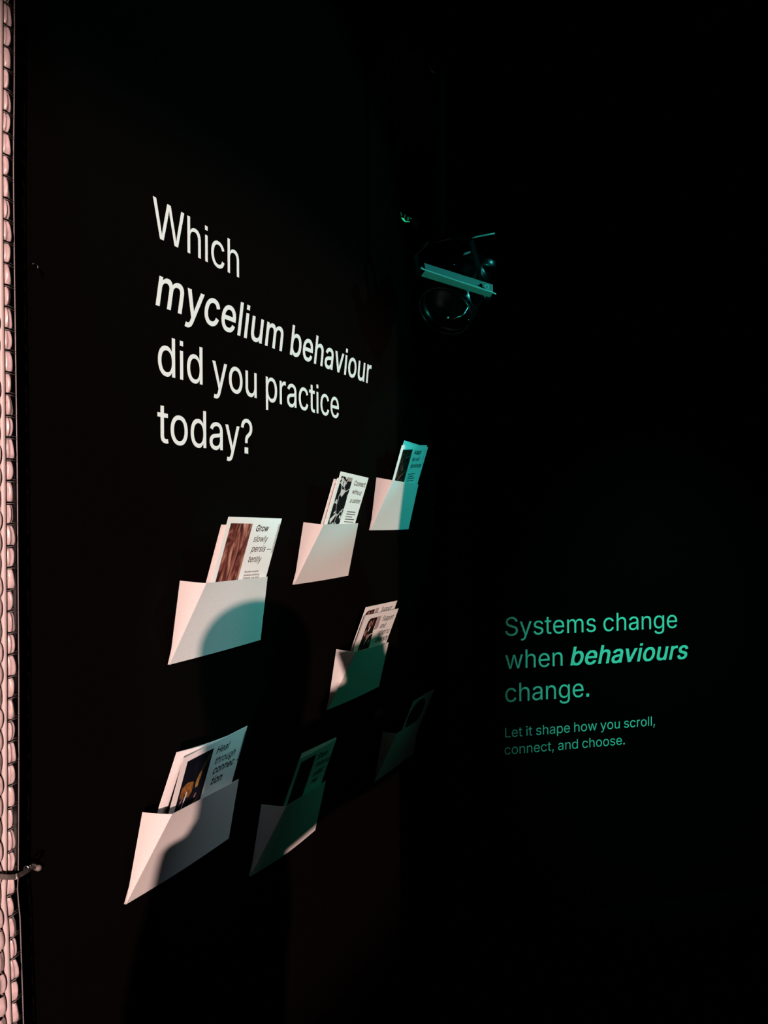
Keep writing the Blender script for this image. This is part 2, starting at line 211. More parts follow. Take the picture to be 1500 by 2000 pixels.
'a':[389,[[147.5,-8.6,133.5,-7,118.5,-3.8,105.5,0.2,93.5,5,77.5,14.2,69.5,20.2,59.5,29.8,52.2,38.5,43,52.5,39,60.5,34.4,73.5,31,90.5,30,101.5,30.2,118.5,33.4,137.5,38,151.5,43.2,161.5,48.2,168.5,54.2,175.5,62.5,183,77.5,193,93.5,201,103.5,204.8,123.5,210.8,153.5,216.8,245.5,228.2,256.5,231,265.5,235.2,271.8,240.5,275,246.5,276,252.5,275.8,266.5,271.6,286.5,267,297.5,263,303.5,255.5,311.8,247.5,317.8,238.5,323,227.5,327,215.5,329.6,201.5,331,184.5,330.8,165.5,327.8,152.5,323.6,139.5,317.6,127.5,309.6,116.5,299.2,107.4,287.5,99.5,274,41,291.5,52.2,314.5,60.2,326.5,69.5,337.2,78.5,345.8,91.5,355.8,104.5,363.6,115.5,369,142.5,377.8,162.5,381.8,180.5,383.8,202.5,384,219.5,382.8,245.5,377.8,261.5,372.8,276.5,366,292.5,355.8,301.5,348.2,312.8,335.5,320.8,322.5,327,310.5,332.8,292.5,335.8,275.5,337,258.5,337,0.5,277.5,0,277,51.5,272.5,52,264.8,39.5,248.5,21.2,235.5,11.2,222.5,4,204.5,-2.8,188.5,-6.6,172.5,-8.8],[159.8,45.5,181.5,45.2,200.5,48.2,213.5,52,226.5,58,237.5,65.2,245.2,71.5,256.8,83.5,262.8,92.5,269,104.5,274.8,123.5,276,133.5,275.5,189.8,271.4,186.5,263.5,183,237.5,177.2,202.5,171.2,166.5,166.8,139.5,160.8,128.5,157,120.5,153,112.5,147.8,103.2,139.5,98.4,132.5,96,127.5,92.2,112.5,92,100.5,93,92.5,95,84.5,99,76.5,102.2,71.5,109,64.5,122.5,55.4,129.5,52,142.5,48.2]]],
'b':[424,[[215.5,-7.6,196.5,-5,185.5,-2,171.5,4,160.5,11,149.5,19.2,138.2,30.5,117.5,59,112,58.5,111.5,0,53,0.5,53.5,509,114,508.5,114.5,319,118.2,319.5,137.2,346.5,146,355.5,159.5,366,174.5,375,192.5,380.8,214.5,383.8,241.5,383.8,263.5,380.8,278.5,377,296.5,370,313.5,360.8,330.5,347.2,345.6,331.5,360,311.5,370,293.5,378.8,269.5,385,244.5,388.8,218.5,390,197.5,389.8,172.5,388.8,159.5,384.8,131.5,380.8,114.5,372.8,90.5,361.8,68.5,354.8,57.5,345.6,45.5,330.5,29.8,313.5,16.2,300.4,8.5,281.5,0.2,261.5,-5,240.5,-7.8],[209.2,47.5,230.5,47.2,243.5,49.2,254.5,52.2,261.5,55,272.5,61,284.5,70.2,292.5,78,305.8,95.5,312.6,108.5,316.6,118.5,323.8,143.5,327.8,173.5,327.8,204.5,323.8,234.5,316,261.5,310.6,273.5,303.8,285.5,293.8,298.5,286.5,305.8,276.5,313.8,268.5,319,257.5,324,248.5,326.8,230.5,329.8,214.5,330,201.5,328.8,182.5,323.8,171.5,319,163.5,314,155.5,307.8,147.5,300,140.4,291.5,133,280.5,124.4,261.5,121,251.5,117,234.5,113.2,204.5,113.2,173.5,116,148.5,122.2,122.5,127,109.5,133.2,97.5,141.2,85.5,148,77.5,156.5,69.2,167.5,61,178.5,55,188.5,51.4,196.5,49.2]]],
'c':[396,[[193.5,-7.6,177.5,-6,158.5,-2,140.5,4,125.5,11,116.5,16.2,101.5,27.2,88.2,39.5,75.2,54.5,65.4,68.5,56,84.5,48,102.5,42.2,120.5,39.2,132.5,35.2,158.5,34,178.5,34.2,203.5,36.2,225.5,39.4,243.5,44.2,262.5,50,278.5,56,291.5,65,307.5,77.2,324.5,89.5,338,101.5,348.8,116.5,359.8,132.7,368.5,148.5,375,161.5,378.8,183.5,382.8,200.5,384,221.5,383.8,248.5,380,269.5,374,292.5,363.6,312.5,350.8,320.5,344,330.8,333.5,344.8,315.5,355.5,295.3,362,277.5,359.5,276.2,303.5,262,297.6,276.5,292,286.5,278.8,303.5,270.5,310.8,259.5,318,251.5,322,239.5,325.8,225.5,328.8,217.5,329.8,201.5,330,183.5,327.8,164.5,322,148.5,312.8,139.8,305.5,129,294.5,122,285.5,116,275.5,111.4,266.5,105.2,250.5,101.4,236.5,98.2,220.5,96,194.5,96.2,172.5,98.2,154.5,100.2,143.5,105,125.5,110,111.5,114,103.5,123.4,88.5,131.5,78.8,144.5,66.2,154.5,59.2,164.5,54,178.5,49.4,188.5,47.2,201.5,46,217.5,46.2,234.5,49.2,254.5,56.2,268.5,64,279.8,73.5,291.8,88.5,297.6,99.5,304.5,117,360.5,102.8,363,101.5,354,77.5,340.8,55.5,332.5,45,320.2,32.5,303.5,19.2,288.5,10.4,275.5,4.2,261.5,-1,250.5,-3.8,240.5,-5.8,221.5,-7.8]]],
'd':[424,[[183.5,-7.8,166.5,-5.8,146.5,-0.8,126.5,7,110.5,16.2,96.5,27,79.2,44.5,68.2,59.5,57,79.5,47.4,102.5,40.2,127.5,36.2,150.5,34.2,172.5,34.2,205.5,36.2,227.5,41,253.5,47.4,274.5,55,293.5,68.2,316.5,80.2,332.5,97.5,350,111.5,360.8,130.5,371,149.5,377.8,168.5,382,183.5,383.8,210.5,383.8,231.5,380.8,249.5,375,263.5,367,276,357.5,285,348.5,295.8,335.5,306,319.5,310.5,319,311,508.5,371.5,509,372,0.5,313.5,0,313,58.5,307.5,59,286.8,30.5,278.5,22.2,264.5,11.4,252.5,4,238.5,-2,224.5,-5.6,208.5,-7.8],[194,47.5,214.5,47.2,226.5,49,238.5,52,248.5,56,257.5,61,268.5,69.4,276.8,77.5,290,95.5,297,109.5,301.6,121.5,305.8,134.5,309,149.5,311.8,173.5,311.8,204.5,309.8,224.5,307.6,236.5,304,251.5,300,263.5,295,274.5,289.8,283.5,279,297.5,268.5,307.8,257.5,316,246.5,322,236.5,325.6,228.5,327.8,214.5,329.8,199.5,330,186.5,328.8,176.5,326.8,167.5,324,156.5,319,148.5,313.8,139.5,306.8,131,298.5,124.2,290.5,116.2,278.5,107.4,259.5,100.2,234.5,96.2,204.5,96.2,173.5,100.2,144.5,104.2,129.5,110.2,113.5,120,93.5,131.2,78.5,139.5,70.4,153.5,60,162.5,55,172.5,51.4,186.5,48.2]]],
'e':[404,[[197.5,-7.6,178.5,-5.8,159.5,-2,143.5,3,123.5,12,110.5,20.2,97.5,30.2,86.5,40.8,75.4,53.5,63,71.5,54,88.5,48,102.5,41.4,123.5,38.2,137.5,35.2,158.5,34,178.5,34.2,202.5,36.2,224.5,39.2,242.5,44.4,262.5,51,281.5,57,294.5,69,314.5,82.2,331.5,91.5,341,104.5,352,119.5,362,132.5,369,147.5,375,165.5,380,181.5,382.8,198.5,384,218.5,383.8,236.5,381.6,253.5,378,271.5,372,284.5,366,299.5,356.8,311.5,347.8,323.8,336.5,337,320.5,347,304.5,355,287.5,359.8,274.5,365.8,251.5,368.8,233.5,370.8,211.5,371,169.5,96.2,168.5,98.2,146.5,102.2,127.5,110,105.5,116,95.5,129.5,78.8,142.5,67,153.6,59.5,162.5,55,173.5,51.2,191.5,47.2,205.5,46,218.5,46,238.5,48.4,257.5,54,272.5,62,284.8,72.5,297,87.5,306.5,105,342.5,96.8,362.5,91.8,365,90.5,360,76.5,355,66.5,344.8,50.5,330.5,34.2,318.5,24.2,306.5,16,283.5,4,256.5,-3.8,226.5,-7.8],[96.2,221.5,308.5,221,309,223.5,304.8,248.5,298,269.5,289,286.5,275.5,303.2,267.5,310.6,258.5,317,241.5,324.8,222.5,329,198.5,330,179.5,327.6,161.5,322,145.5,312.8,134.5,304,126,295.5,114,279.5,105.2,261.5,100.2,246.5,97.2,231.5]]],
'g':[425,[[190.5,-150.6,166.5,-148,142.5,-142.8,123.5,-136,103.5,-126,88.5,-115.6,74.2,-102.5,61,-86.5,51,-69.5,52.5,-68,100.5,-41,116.5,-60.2,131.5,-75,143.5,-82.8,153.5,-88,168.5,-93,183.5,-95.8,193.5,-96.8,219.5,-96.8,234.5,-95,248.5,-92,257.5,-89,268.5,-84,282.5,-74.8,292.5,-65.2,300.8,-53.5,306.6,-39.5,309.8,-25.5,311,-10.5,311,67.5,305.8,67.5,287.2,41.5,278.5,33,269.5,26,258.5,19,246.5,13,235.5,9.2,226.5,7.2,209.5,5.2,188.5,5,172.5,6.2,155.5,9.2,139.5,14,128.7,18.5,114.5,26,98.5,36.2,85.5,47.2,75.2,58.5,60,80.5,54,91.5,48,105.5,42.2,123.5,39,136.5,36.2,153.5,34.2,175.5,34.2,206.5,36.2,228.5,39.2,246.5,47,274.5,55,293.5,63.2,308.5,73,323.5,84.5,337.2,99.5,351.8,111.5,360.8,126.5,369,146.5,376.6,167.5,381.8,190.5,384,218.5,383,232.5,380.8,242.5,378,260.5,369,276.5,357.6,292,341.5,307.8,319.5,312.5,319,313,378.5,371.5,379,372,-15.5,370.8,-32.5,368.8,-45.5,363.8,-63.5,359.6,-73.5,353.8,-84.5,340,-102.5,324.5,-117,306.5,-129,283.5,-139,254.5,-146.8,222.5,-150.8],[194,59.5,216.5,59.2,230.5,61.2,242.5,64.4,252.5,68.4,264.5,75.2,273.5,82.2,280.8,89.5,292,104.5,301.8,125.5,307.8,146.5,311.8,177.5,311.8,208.5,308,236.5,305,249.5,300,264.5,289.8,284.5,278.5,299.2,268.5,308.8,258.5,316,249.5,321,236.5,325.8,223.5,328.8,214.5,329.8,194.5,329.8,180.5,327.8,166.5,323.8,155.5,319,147.5,314,131.5,299.2,124.2,290.5,117,279.5,106.2,255.5,102.2,243.5,99.4,231.5,96.2,207.5,96.2,177.5,100.2,149.5,107,127.5,114,111.5,120,101.5,133.5,85.2,140.5,79.2,149.5,73,161.5,67,172.5,63.2,180.5,61.2]]],
'h':[410,[[53.5,0,53,508.5,113.5,509,114.5,316.4,123.2,331.5,133,344.5,145.5,357,157.5,365.6,173.5,374,187.5,378.8,206.5,382.8,221.5,384,239.5,383.8,261.5,380.8,276.5,377,295.5,369,310.5,358.8,321.8,348.5,333,334.5,342,319.5,347,307.5,351.8,291.5,355.8,268.5,356.8,255.5,357,0.5,296,0.5,296,240.5,294.8,255.5,293,264.5,290,275.5,285,287.5,277.8,298.5,272.8,304.5,263.5,313,253.4,319.5,243.5,324,233.5,326.8,219.5,328.8,204.5,329,188.5,327,173.5,323,160.5,317,149.5,309.8,140.5,302,130,289.5,125,281.5,119,265.5,116,252.5,114,233.5,114,0.5]]],
'i':[167,[[53.5,0,53,378.5,113.5,379,114,0.5],[52.5,444,52,508.5,114.5,509,115,444.5]]],
'j':[167,[[-9.5,-143,-10,-87.5,10.5,-86.8,16.5,-85.8,28.5,-81.6,34.5,-77.6,43,-68.5,47.5,-60.3,51,-50.5,52.8,-39.5,53,378.5,113.5,379,114,-36.5,112.8,-52.5,110,-67.5,106.8,-78.5,102.8,-88.5,95.8,-100.5,88,-110.5,78.5,-119.8,70.5,-125.8,54.5,-134,36.5,-139.6,15.5,-142.8],[52.5,444,52,508.5,114.5,509,115,444.5]]],
'k':[381,[[53.5,0,53,508.5,113.5,509,114.5,212,121.2,212.5,283.8,378.5,359.8,378.5,201.2,216.5,371.8,0.5,293.8,0.5,154.5,177.6,114,140.5,114,0.5]]],
'l':[167,[[53.5,0,53,508.5,113.5,509,114,0.5]]],
'm':[610,[[53.5,0,53.5,379,112,378.5,112.5,310.3,120.4,328.5,127,339.5,132.2,346.5,147.5,360.8,160.5,370,178.5,379,191.5,383,208.5,385.8,229.5,385.8,243.5,383.8,257.5,380,268.5,375,276.5,370,283.5,364.2,293.5,354.2,302,343.5,311.5,326.3,317.5,311,325,326.5,333.2,338.5,344.5,351,356.5,361,372.5,371,385.5,377,401.5,382,416.5,384.8,430.5,386,454.5,385,471.5,381.8,486.5,376.8,497.5,372,511.5,362.6,522,353.5,534,339.5,541,328.5,549,309.5,553.8,291.5,556.8,268.5,556.5,0,496,0.5,496,258.5,493.8,277.5,488,294.5,480.8,305.5,473.5,312.8,462.5,320,451.5,324.8,436.5,328.8,424.5,330,408.5,329.8,394.5,327.6,382.5,324,370.5,318,361.5,311,350.2,298.5,344,288.5,339,275.5,336.2,263.5,335,251.5,334.5,0,274,0.5,274,264.5,272,278.5,269,288.5,263.6,298.5,258.2,305.5,248.5,315,239.5,321,228.5,325.6,216.5,328.6,204.5,330,190.5,329.8,174.5,326.8,161.5,322,147.5,313.8,139,306.5,131.4,297.5,122,281.5,118,270.5,115.2,257.5,114,243.5,114,0.5]]],
'n':[410,[[53.5,0,53,378.5,112,378.5,112.5,312.4,120,326.5,128.2,338.5,136.5,348.2,145.5,357,151.5,361.8,165.5,370,173.5,374,187.5,378.8,201.5,382,215.5,383.8,234.5,384,249.5,382.8,265.5,380,282.5,374.8,293.5,370,304.5,363,314.5,355,325,344.5,335,331.5,341,321.5,349,301.5,351.8,291.5,354.8,275.5,357,249.5,357,0.5,296,0.5,296,240.5,294.8,255.5,293,264.5,290,275.5,285,287.5,277.8,298.5,272.8,304.5,263.5,313,253.4,319.5,243.5,324,233.5,326.8,219.5,328.8,204.5,329,188.5,327,173.5,323,160.5,317,149.5,309.8,140.5,302,130,289.5,125,281.5,119,265.5,116,252.5,114,233.5,114,0.5]]],
'o':[415,[[193.5,-7.6,177.5,-6,158.5,-2,140.5,4,125.5,11,116.5,16.2,101.5,27.2,88.2,39.5,75.2,54.5,65.4,68.5,56,84.5,48,102.5,42.2,120.5,39.2,132.5,35.2,158.5,34,178.5,34.2,203.5,36.2,225.5,39.4,243.5,44.2,262.5,50,278.5,56,291.5,65,307.5,77.2,324.5,89.5,338,101.5,348.8,116.5,359.8,132.7,368.5,148.5,375,161.5,378.8,183.5,382.8,200.5,384,220.5,383.8,238.5,381.8,257.5,377.8,275.5,372,292.5,364,305.5,355.6,321.5,342.8,330.8,333.5,340,322.5,351,306.5,361,287.5,367,273.5,372.8,255.5,377.8,232.5,379.8,216.5,381,195.5,380.8,171.5,378.8,150.5,375.8,132.5,370.8,113.5,365,97.5,357,80.5,347,63.5,339.8,53.5,326.5,38.2,314.5,27.4,299.5,16.2,282.5,7,267.5,1.2,249.5,-3.8,231.5,-6.8,213.5,-8],[196.2,46.5,217.5,46.2,231.5,48.2,245.5,52.2,256.5,57,266.5,63.2,276.5,71.2,284.8,79.5,292,88.5,299,99.5,307.6,118.5,314.8,143.5,318.8,172.5,318.8,201.5,315,230.5,311.8,243.5,305.8,261.5,296,281.5,284.8,296.5,276.5,304.8,260.5,316.8,242.5,325,231.5,327.8,217.5,329.8,201.5,330,188.5,328.8,169.5,324,158.5,319,148.5,312.8,131.5,297.2,124.2,288.5,117,277.5,107.4,256.5,100.2,231.5,96.2,201.5,96.2,172.5,100.2,143.5,108,116.5,118,96.5,123.4,88.5,131.5,78.8,144.5,66.2,154.5,59.2,172.5,51,188.5,47.2]]],
'p':[424,[[53.5,-143,53,378.5,111.5,379,112.5,319,118.2,319.5,137.2,346.5,148.5,357.8,170.5,373,185.5,379,203.5,382.8,214.5,383.8,241.5,383.8,256.5,382,275.5,377.8,296.5,370,313.5,360.8,325.5,351.8,340.5,337.2,352,323.5,361.8,308.5,370,293.5,377,275.5,382.6,255.5,386.8,234.5,388.8,218.5,390,197.5,389.8,172.5,387,144.5,382.8,122.5,377.8,104.5,370,83.5,360,65.5,349.6,50.5,340.5,39.8,330.5,29.8,320.5,21.2,305.5,11.2,286.5,2,267.5,-3.8,248.5,-7,222.5,-8,207.5,-6.8,192.5,-4,176.5,2,160.5,11.2,146.5,22,138.2,30.5,118.2,58.5,114.5,59,114,-142.5],[209.2,47.5,230.5,47.2,243.5,49.2,254.5,52.2,261.5,55,272.5,61,284.5,70.2,292.5,78,305.8,95.5,312.6,108.5,316.6,118.5,323.8,143.5,327.8,173.5,327.8,204.5,323.8,234.5,316,261.5,310.6,273.5,303.8,285.5,293.8,298.5,286.5,305.8,276.5,313.8,268.5,319,257.5,324,248.5,326.8,230.5,329.8,214.5,330,201.5,328.8,182.5,323.8,171.5,319,163.5,314,155.5,307.8,147.5,300,140.4,291.5,133,280.5,124.4,261.5,121,251.5,117,234.5,113.2,204.5,113.2,173.5,116,148.5,122.2,122.5,127,109.5,133.2,97.5,141.2,85.5,148,77.5,156.5,69.2,167.5,61,178.5,55,188.5,51.4,196.5,49.2]]],
'q':[424,[[311.5,-143,310.5,59,306,58.5,299.8,48.5,286.8,30.5,278.5,22.2,259.5,8,244.5,0.2,227.5,-5,208.5,-7.8,183.5,-7.8,161.5,-4.8,143.5,0.2,126.5,7,110.5,16.2,93.5,29.8,79.2,44.5,65,64.5,51,92.5,44,112.5,38.2,137.5,35.2,159.5,34,180.5,34.2,205.5,36.2,227.5,39.2,245.5,44.4,265.5,51,284.5,58,299.5,70.2,319.5,80.2,332.5,94.5,347.2,104.5,355.8,119.6,365.5,134.5,372.6,146.5,377,168.5,382,190.5,384,210.5,383.8,220.5,382.8,231.5,380.8,242.5,377.6,249.5,375,260.5,368.8,275.5,358,291,341.5,306.8,319.5,312.5,319,313,378.5,372,378.5,372,-142.5],[194,47.5,214.5,47.2,226.5,49,238.5,52,248.5,56,257.5,61,268.5,69.4,276.8,77.5,290,95.5,297,109.5,301.6,121.5,305.8,134.5,309,149.5,311.8,173.5,311.8,204.5,309.8,224.5,307.6,236.5,304,251.5,300,263.5,295,274.5,289.8,283.5,279,297.5,268.5,307.8,257.5,316,246.5,322,236.5,325.6,228.5,327.8,214.5,329.8,199.5,330,186.5,328.8,176.5,326.8,167.5,324,156.5,319,148.5,313.8,139.5,306.8,131,298.5,124.2,290.5,116.2,278.5,107.4,259.5,100.2,234.5,96.2,204.5,96.2,173.5,100.2,144.5,104.2,129.5,110.2,113.5,120,93.5,131.2,78.5,139.5,70.4,153.5,60,162.5,55,172.5,51.4,186.5,48.2]]],
'r':[259,[[53.5,0,53,378.5,111.5,379,112,321.5,114.5,321,123,337.5,133.5,351,147.5,363.8,163.5,374,178.5,380,194.5,383.8,207.5,385,242.5,384,242.5,322,223.5,324.8,201.5,326,183.5,323.6,169.5,319.6,158.5,315,150.5,309.8,140.5,301.8,131,291.5,123,278.5,117,262.5,115.2,254.5,114,242.5,114,0.5]]],
's':[365,[[166.5,-7.6,143.5,-5,117.5,1,98.5,9,79.5,21.4,70,29.5,62.2,37.5,50,54.5,41.4,73.5,36,93.5,93.5,107,100,88.5,107,76.5,117.5,65,128.5,57,144.5,50,161.5,46.2,174.5,45,187.5,45,202.5,46.2,219.5,50,234.5,56,244.5,62.2,256.6,73.5,264,84.5,267.8,97.5,267.8,108.5,264.6,120.5,259.6,129.5,252.5,137.2,244.5,143,232.5,149,221.5,152.8,151.5,169.2,130.5,175,104.5,185.4,95.5,190,83.5,198,75.8,204.5,66,214.5,59,224.5,54,234.5,50.2,246.5,48,257.5,47,269.5,47.2,283.5,51.2,304.5,57.4,319.5,63.2,329.5,69.2,337.5,77.5,346,95.5,360,107.5,366.6,121.5,373,135.5,377.8,148.5,380.8,161.5,382.8,178.5,384,201.5,383.8,212.5,382.8,234.5,378.6,254.5,372,270.5,364,285.5,352.8,298.8,339.5,310,323.5,317.6,308.5,324,290.5,321.5,289.2,268.5,277,262,291.5,251.8,306.5,240.5,318,229.5,325,219.5,328.8,206.5,331.8,192.5,333,181.5,333,169.5,331.8,156.5,329,140.5,322.6,130.5,316.8,124.5,311.8,117.2,303.5,112.2,294.5,109.2,282.5,109.2,270.5,112,259.5,116.4,251.5,123.5,243.2,134.5,236,142.5,232.2,166.5,224.2,238.5,206.8,251.5,203,265.5,197.6,277.5,192,296.5,179.8,309.5,167.2,315.8,159.5,321.8,149.5,325.6,140.5,329,128.5,330.8,116.5,331,101.5,329.8,88.5,324,67.5,318,55.5,311.8,46.5,299.5,32.2,290.5,24.4,275.5,14,260.5,6,252.5,3,225.5,-4,196.5,-7.8]]],
't':[227,[[155.5,-3.6,141.5,-2,130.5,0.4,116.5,5,106.5,10,96.5,17,86.8,26.5,79.2,36.5,74.4,45.5,69,59.5,67.2,67.5,65,88.5,65,326.5,6,327.5,6.5,379,65,379.5,65.5,471,126,470.5,126.5,379,204,378.5,203.5,327,126,326.5,126,92.5,128.2,76.5,131,68.5,135.5,61.8,143.5,55.4,151.5,52.2,161.5,50.2,171.5,50,185.5,51,201.5,54,203.8,46.5,213,2.5,210.5,1.2,192.5,-3,171.5,-4]]],
'u':[410,[[169.5,-4.8,153.5,-2.8,134.5,2,114.5,11,98.5,21.4,85,34.5,76,46.5,67,62.5,61.2,77.5,55.2,103.5,53,130.5,53,378.5,114,378.5,114,137.5,116,117.5,119,105.5,122.4,96.5,129,84.5,137.2,74.5,146.5,66,156.6,59.5,166.5,55,176.5,52.2,190.5,50.2,205.5,50,221.5,52,236.5,56,249.5,62,260.5,69.2,269.8,77.5,279,89.5,287.5,105.7,291.8,117.5,294.8,132.5,296,146.5,296,378.5,356.5,379,357,0.5,298,0.5,297.5,68.4,286.8,48.5,274.8,32.5,261.5,20.2,249.5,12,230.5,3,214.5,-1.8,193.5,-4.8]]],
'v':[389,[[163.5,0,142,53.5,17,378.5,84,378.5,173.8,131.5,183.8,99.5,194.2,59.5,195.5,59,208.2,106.5,219.2,141.5,305,378.5,370.5,379,290,165.5,226,0.5]]],
'w':[567,[[138.5,0,135.2,8.5,87.2,165.5,25,371.5,23.5,379,87,378.5,145.8,169.5,158.8,117.5,169.2,68.5,170.5,67,181.2,115.5,200.2,193.5,249.2,369.5,252.5,379,316,378.5,362.8,211.5,381.8,137.5,396.5,67.8,397.8,69.5,411.2,128.5,424.2,179.5,480,378.5,545,378.5,429,0.5,368,0.5,315.2,184.5,283.5,307.6,263,224.5,199,0.5]]],
'x':[379,[[21.5,0.2,155,194.5,29.2,378.5,100.2,378.5,160,286.5,179,252.5,190.5,233.6,191.5,233,208,264.5,225,293.5,281.8,378.5,351.5,378.8,224.6,191.5,357.8,0.5,286.8,0.5,222,98.5,188.5,155,170.5,121.6,157,98.5,91.2,0.5]]],
'y':[389,[[84.5,-144.6,64.5,-143,47,-138.5,61,-86.5,65.5,-86.2,88.5,-90,100.5,-89.8,112.3,-86.5,123.5,-80,134,-69.5,139,-62.5,145,-51.5,150,-39.5,163,-0.5,17,378.5,84,378.5,172.6,134.5,182.8,102.5,194.5,60,207.2,104.5,223.4,153.5,305,378.5,370.5,379,354,333.5,211,-40.5,202,-63.5,194,-80.5,184,-97.5,176.8,-107.5,165.5,-118.8,148.5,-131,134.5,-138,120.5,-142,102.5,-144.8]]],
'z':[380,[[42.5,0,42.2,46.5,254,320.5,253.5,323,48.5,323,48,378.5,332.5,379,332.8,330.5,126.2,60.5,126,56.5,338.5,56,339,0.5]]],
'–':[350,[[0.5,188,0.5,244,350,243.5,349.5,188]]],
'—':[699,[[0.5,188,0.5,244,699,243.5,698.5,188]]]}
HEAVY = {'b':[438,[[202,-13,182,-10,164,-4,147,6,135,14,126,22,126,-5,39,-4,40,514,128,514,128,358,146,372,162,381,170,384,190,388,198,388,202,389,254,389,272,387,290,383,304,378,328,366,340,356,360,337,368,325,379,308,385,296,394,272,401,238,404,210,404,168,403,166,402,146,398,122,389,90,379,68,368,52,360,40,340,20,324,9,304,-2,290,-7,264,-12,254,-13],[215,54,224,53,234,55,244,58,256,64,271,76,286,91,299,114,306,132,311,154,314,180,313,210,309,234,303,254,292,278,280,293,272,302,263,308,246,318,238,321,224,324,216,324,202,321,184,313,169,302,154,287,148,278,140,262,135,248,131,232,127,200,127,178,131,146,138,122,150,98,160,85,175,70,184,64,194,59,202,56]]],
'e':[418,[[184,-13,164,-11,142,-6,122,1,108,8,93,18,83,26,66,42,50,64,37,90,33,100,27,118,23,138,20,166,20,208,23,236,30,268,36,284,45,304,54,319,68,337,80,348,91,358,108,369,122,376,136,381,154,386,178,389,232,389,250,387,268,383,288,376,302,369,317,360,338,342,348,329,359,314,372,286,377,270,381,252,385,216,385,164,112,164,111,160,114,140,118,126,123,112,128,104,138,89,153,74,161,68,178,59,190,55,206,52,218,52,232,55,248,61,258,66,267,74,278,85,285,96,292,110,320,110,376,97,379,96,379,86,375,74,367,58,354,40,348,33,337,22,318,9,296,-2,276,-8,258,-11,240,-13],[112,226,292,226,294,228,290,248,285,262,277,278,266,293,254,306,236,317,216,323,200,324,190,322,178,318,166,312,151,302,138,289,128,274,121,262,114,242]]],
'h':[424,[[40,-5,39,514,128,514,128,360,144,371,162,380,186,387,202,389,254,389,270,387,284,384,302,378,312,373,325,364,331,358,342,347,348,338,358,320,366,296,369,280,371,260,371,-4,282,-4,282,240,280,256,274,276,270,284,264,294,254,304,242,313,232,318,220,322,208,323,196,321,184,317,172,311,158,300,150,293,140,278,135,268,130,250,128,234,128,-4]]],
'a':[403,[[134,-14,118,-12,100,-8,88,-4,72,4,55,16,42,28,30,46,24,58,20,68,16,92,16,122,17,132,19,142,23,154,32,170,43,184,62,197,86,209,102,214,134,221,232,233,246,237,252,240,258,245,262,256,261,268,258,282,250,298,246,303,237,310,230,315,218,321,200,325,190,325,176,322,160,316,148,310,141,304,128,291,121,282,114,270,112,269,84,269,30,285,27,288,27,296,28,300,34,312,44,328,50,337,64,350,74,358,90,369,118,380,142,386,168,389,222,389,250,385,276,378,292,370,307,360,324,345,334,330,342,314,348,294,351,270,351,-4,264,-5,263,14,262,16,250,6,232,-3,208,-11,186,-14],[166,52,176,51,190,54,202,58,214,64,224,70,242,88,249,98,256,112,260,124,262,136,262,174,216,166,174,161,154,156,144,153,132,147,118,135,111,126,108,118,106,106,107,96,112,82,116,76,125,68,136,60,152,54]]],
'v':[403,[[150,-5,148,-4,139,20,7,362,3,374,3,384,96,384,98,383,174,172,186,142,194,116,196,115,209,158,290,383,292,384,384,384,385,374,383,368,241,-4,238,-5]]],
'i':[181,[[40,-5,39,384,128,384,128,-4],[38,445,38,510,129,510,128,445]]],
'o':[429,[[180,-13,162,-11,144,-7,124,0,102,11,87,22,74,35,62,49,48,68,37,90,33,100,25,128,22,146,21,164,20,168,20,208,21,210,22,230,25,248,30,268,37,286,49,310,58,322,68,336,81,348,96,360,108,368,124,376,144,383,170,388,180,389,234,389,264,385,288,378,308,368,320,360,335,348,346,338,358,323,368,306,378,286,385,268,390,248,393,230,394,210,395,208,395,168,394,164,393,146,390,128,382,100,378,90,365,64,354,48,342,34,329,22,317,14,308,8,288,-2,258,-10,234,-13],[202,52,212,52,222,54,234,58,246,64,263,76,276,90,288,110,294,124,301,148,305,178,305,196,301,226,294,252,284,274,270,292,253,308,234,318,222,322,212,324,204,324,192,322,180,318,168,312,158,304,142,288,129,270,121,252,115,232,110,196,110,178,114,148,121,124,133,100,142,88,162,68,180,58,192,54]]],
'u':[424,[[156,-10,134,-7,114,-1,96,8,84,16,70,31,61,42,51,62,46,76,41,100,39,120,39,384,128,384,128,138,131,116,139,96,146,86,156,74,168,66,178,61,190,57,202,56,214,58,226,62,238,68,253,80,260,88,267,98,275,114,279,126,282,146,282,384,370,384,371,-4,284,-5,284,22,272,12,258,4,242,-3,228,-7,206,-10]]],
'r':[273,[[40,-5,39,384,126,384,126,364,140,374,154,381,170,387,180,389,190,390,234,390,236,389,256,389,257,318,228,317,204,320,190,317,178,313,164,304,150,292,140,280,134,268,131,258,128,242,128,-4]]],
's':[379,[[152,-13,122,-9,94,-1,76,9,59,22,48,32,42,41,29,64,23,82,22,88,22,98,24,100,38,102,80,112,108,112,111,100,117,88,124,78,133,68,140,63,152,57,162,54,176,51,188,51,206,55,214,58,231,68,242,78,248,86,253,98,254,104,251,116,246,125,236,134,222,143,208,148,146,162,112,171,88,181,65,196,48,214,39,232,37,238,33,260,33,288,35,302,39,316,43,324,56,343,72,358,84,367,110,379,130,385,158,389,214,389,232,387,248,384,272,376,284,369,300,358,312,345,323,330,332,314,338,296,338,285,282,272,254,272,244,294,238,302,226,314,220,318,206,324,192,327,184,327,174,325,154,318,144,312,136,304,129,296,124,284,123,276,125,266,130,256,137,248,144,243,158,236,176,230,252,212,272,206,298,194,311,184,330,165,335,156,341,142,345,120,345,92,343,78,336,58,326,41,316,29,301,16,286,7,272,0,242,-9,222,-12,212,-12,210,-13]]]}
CAP = 509.0
_cache = {}
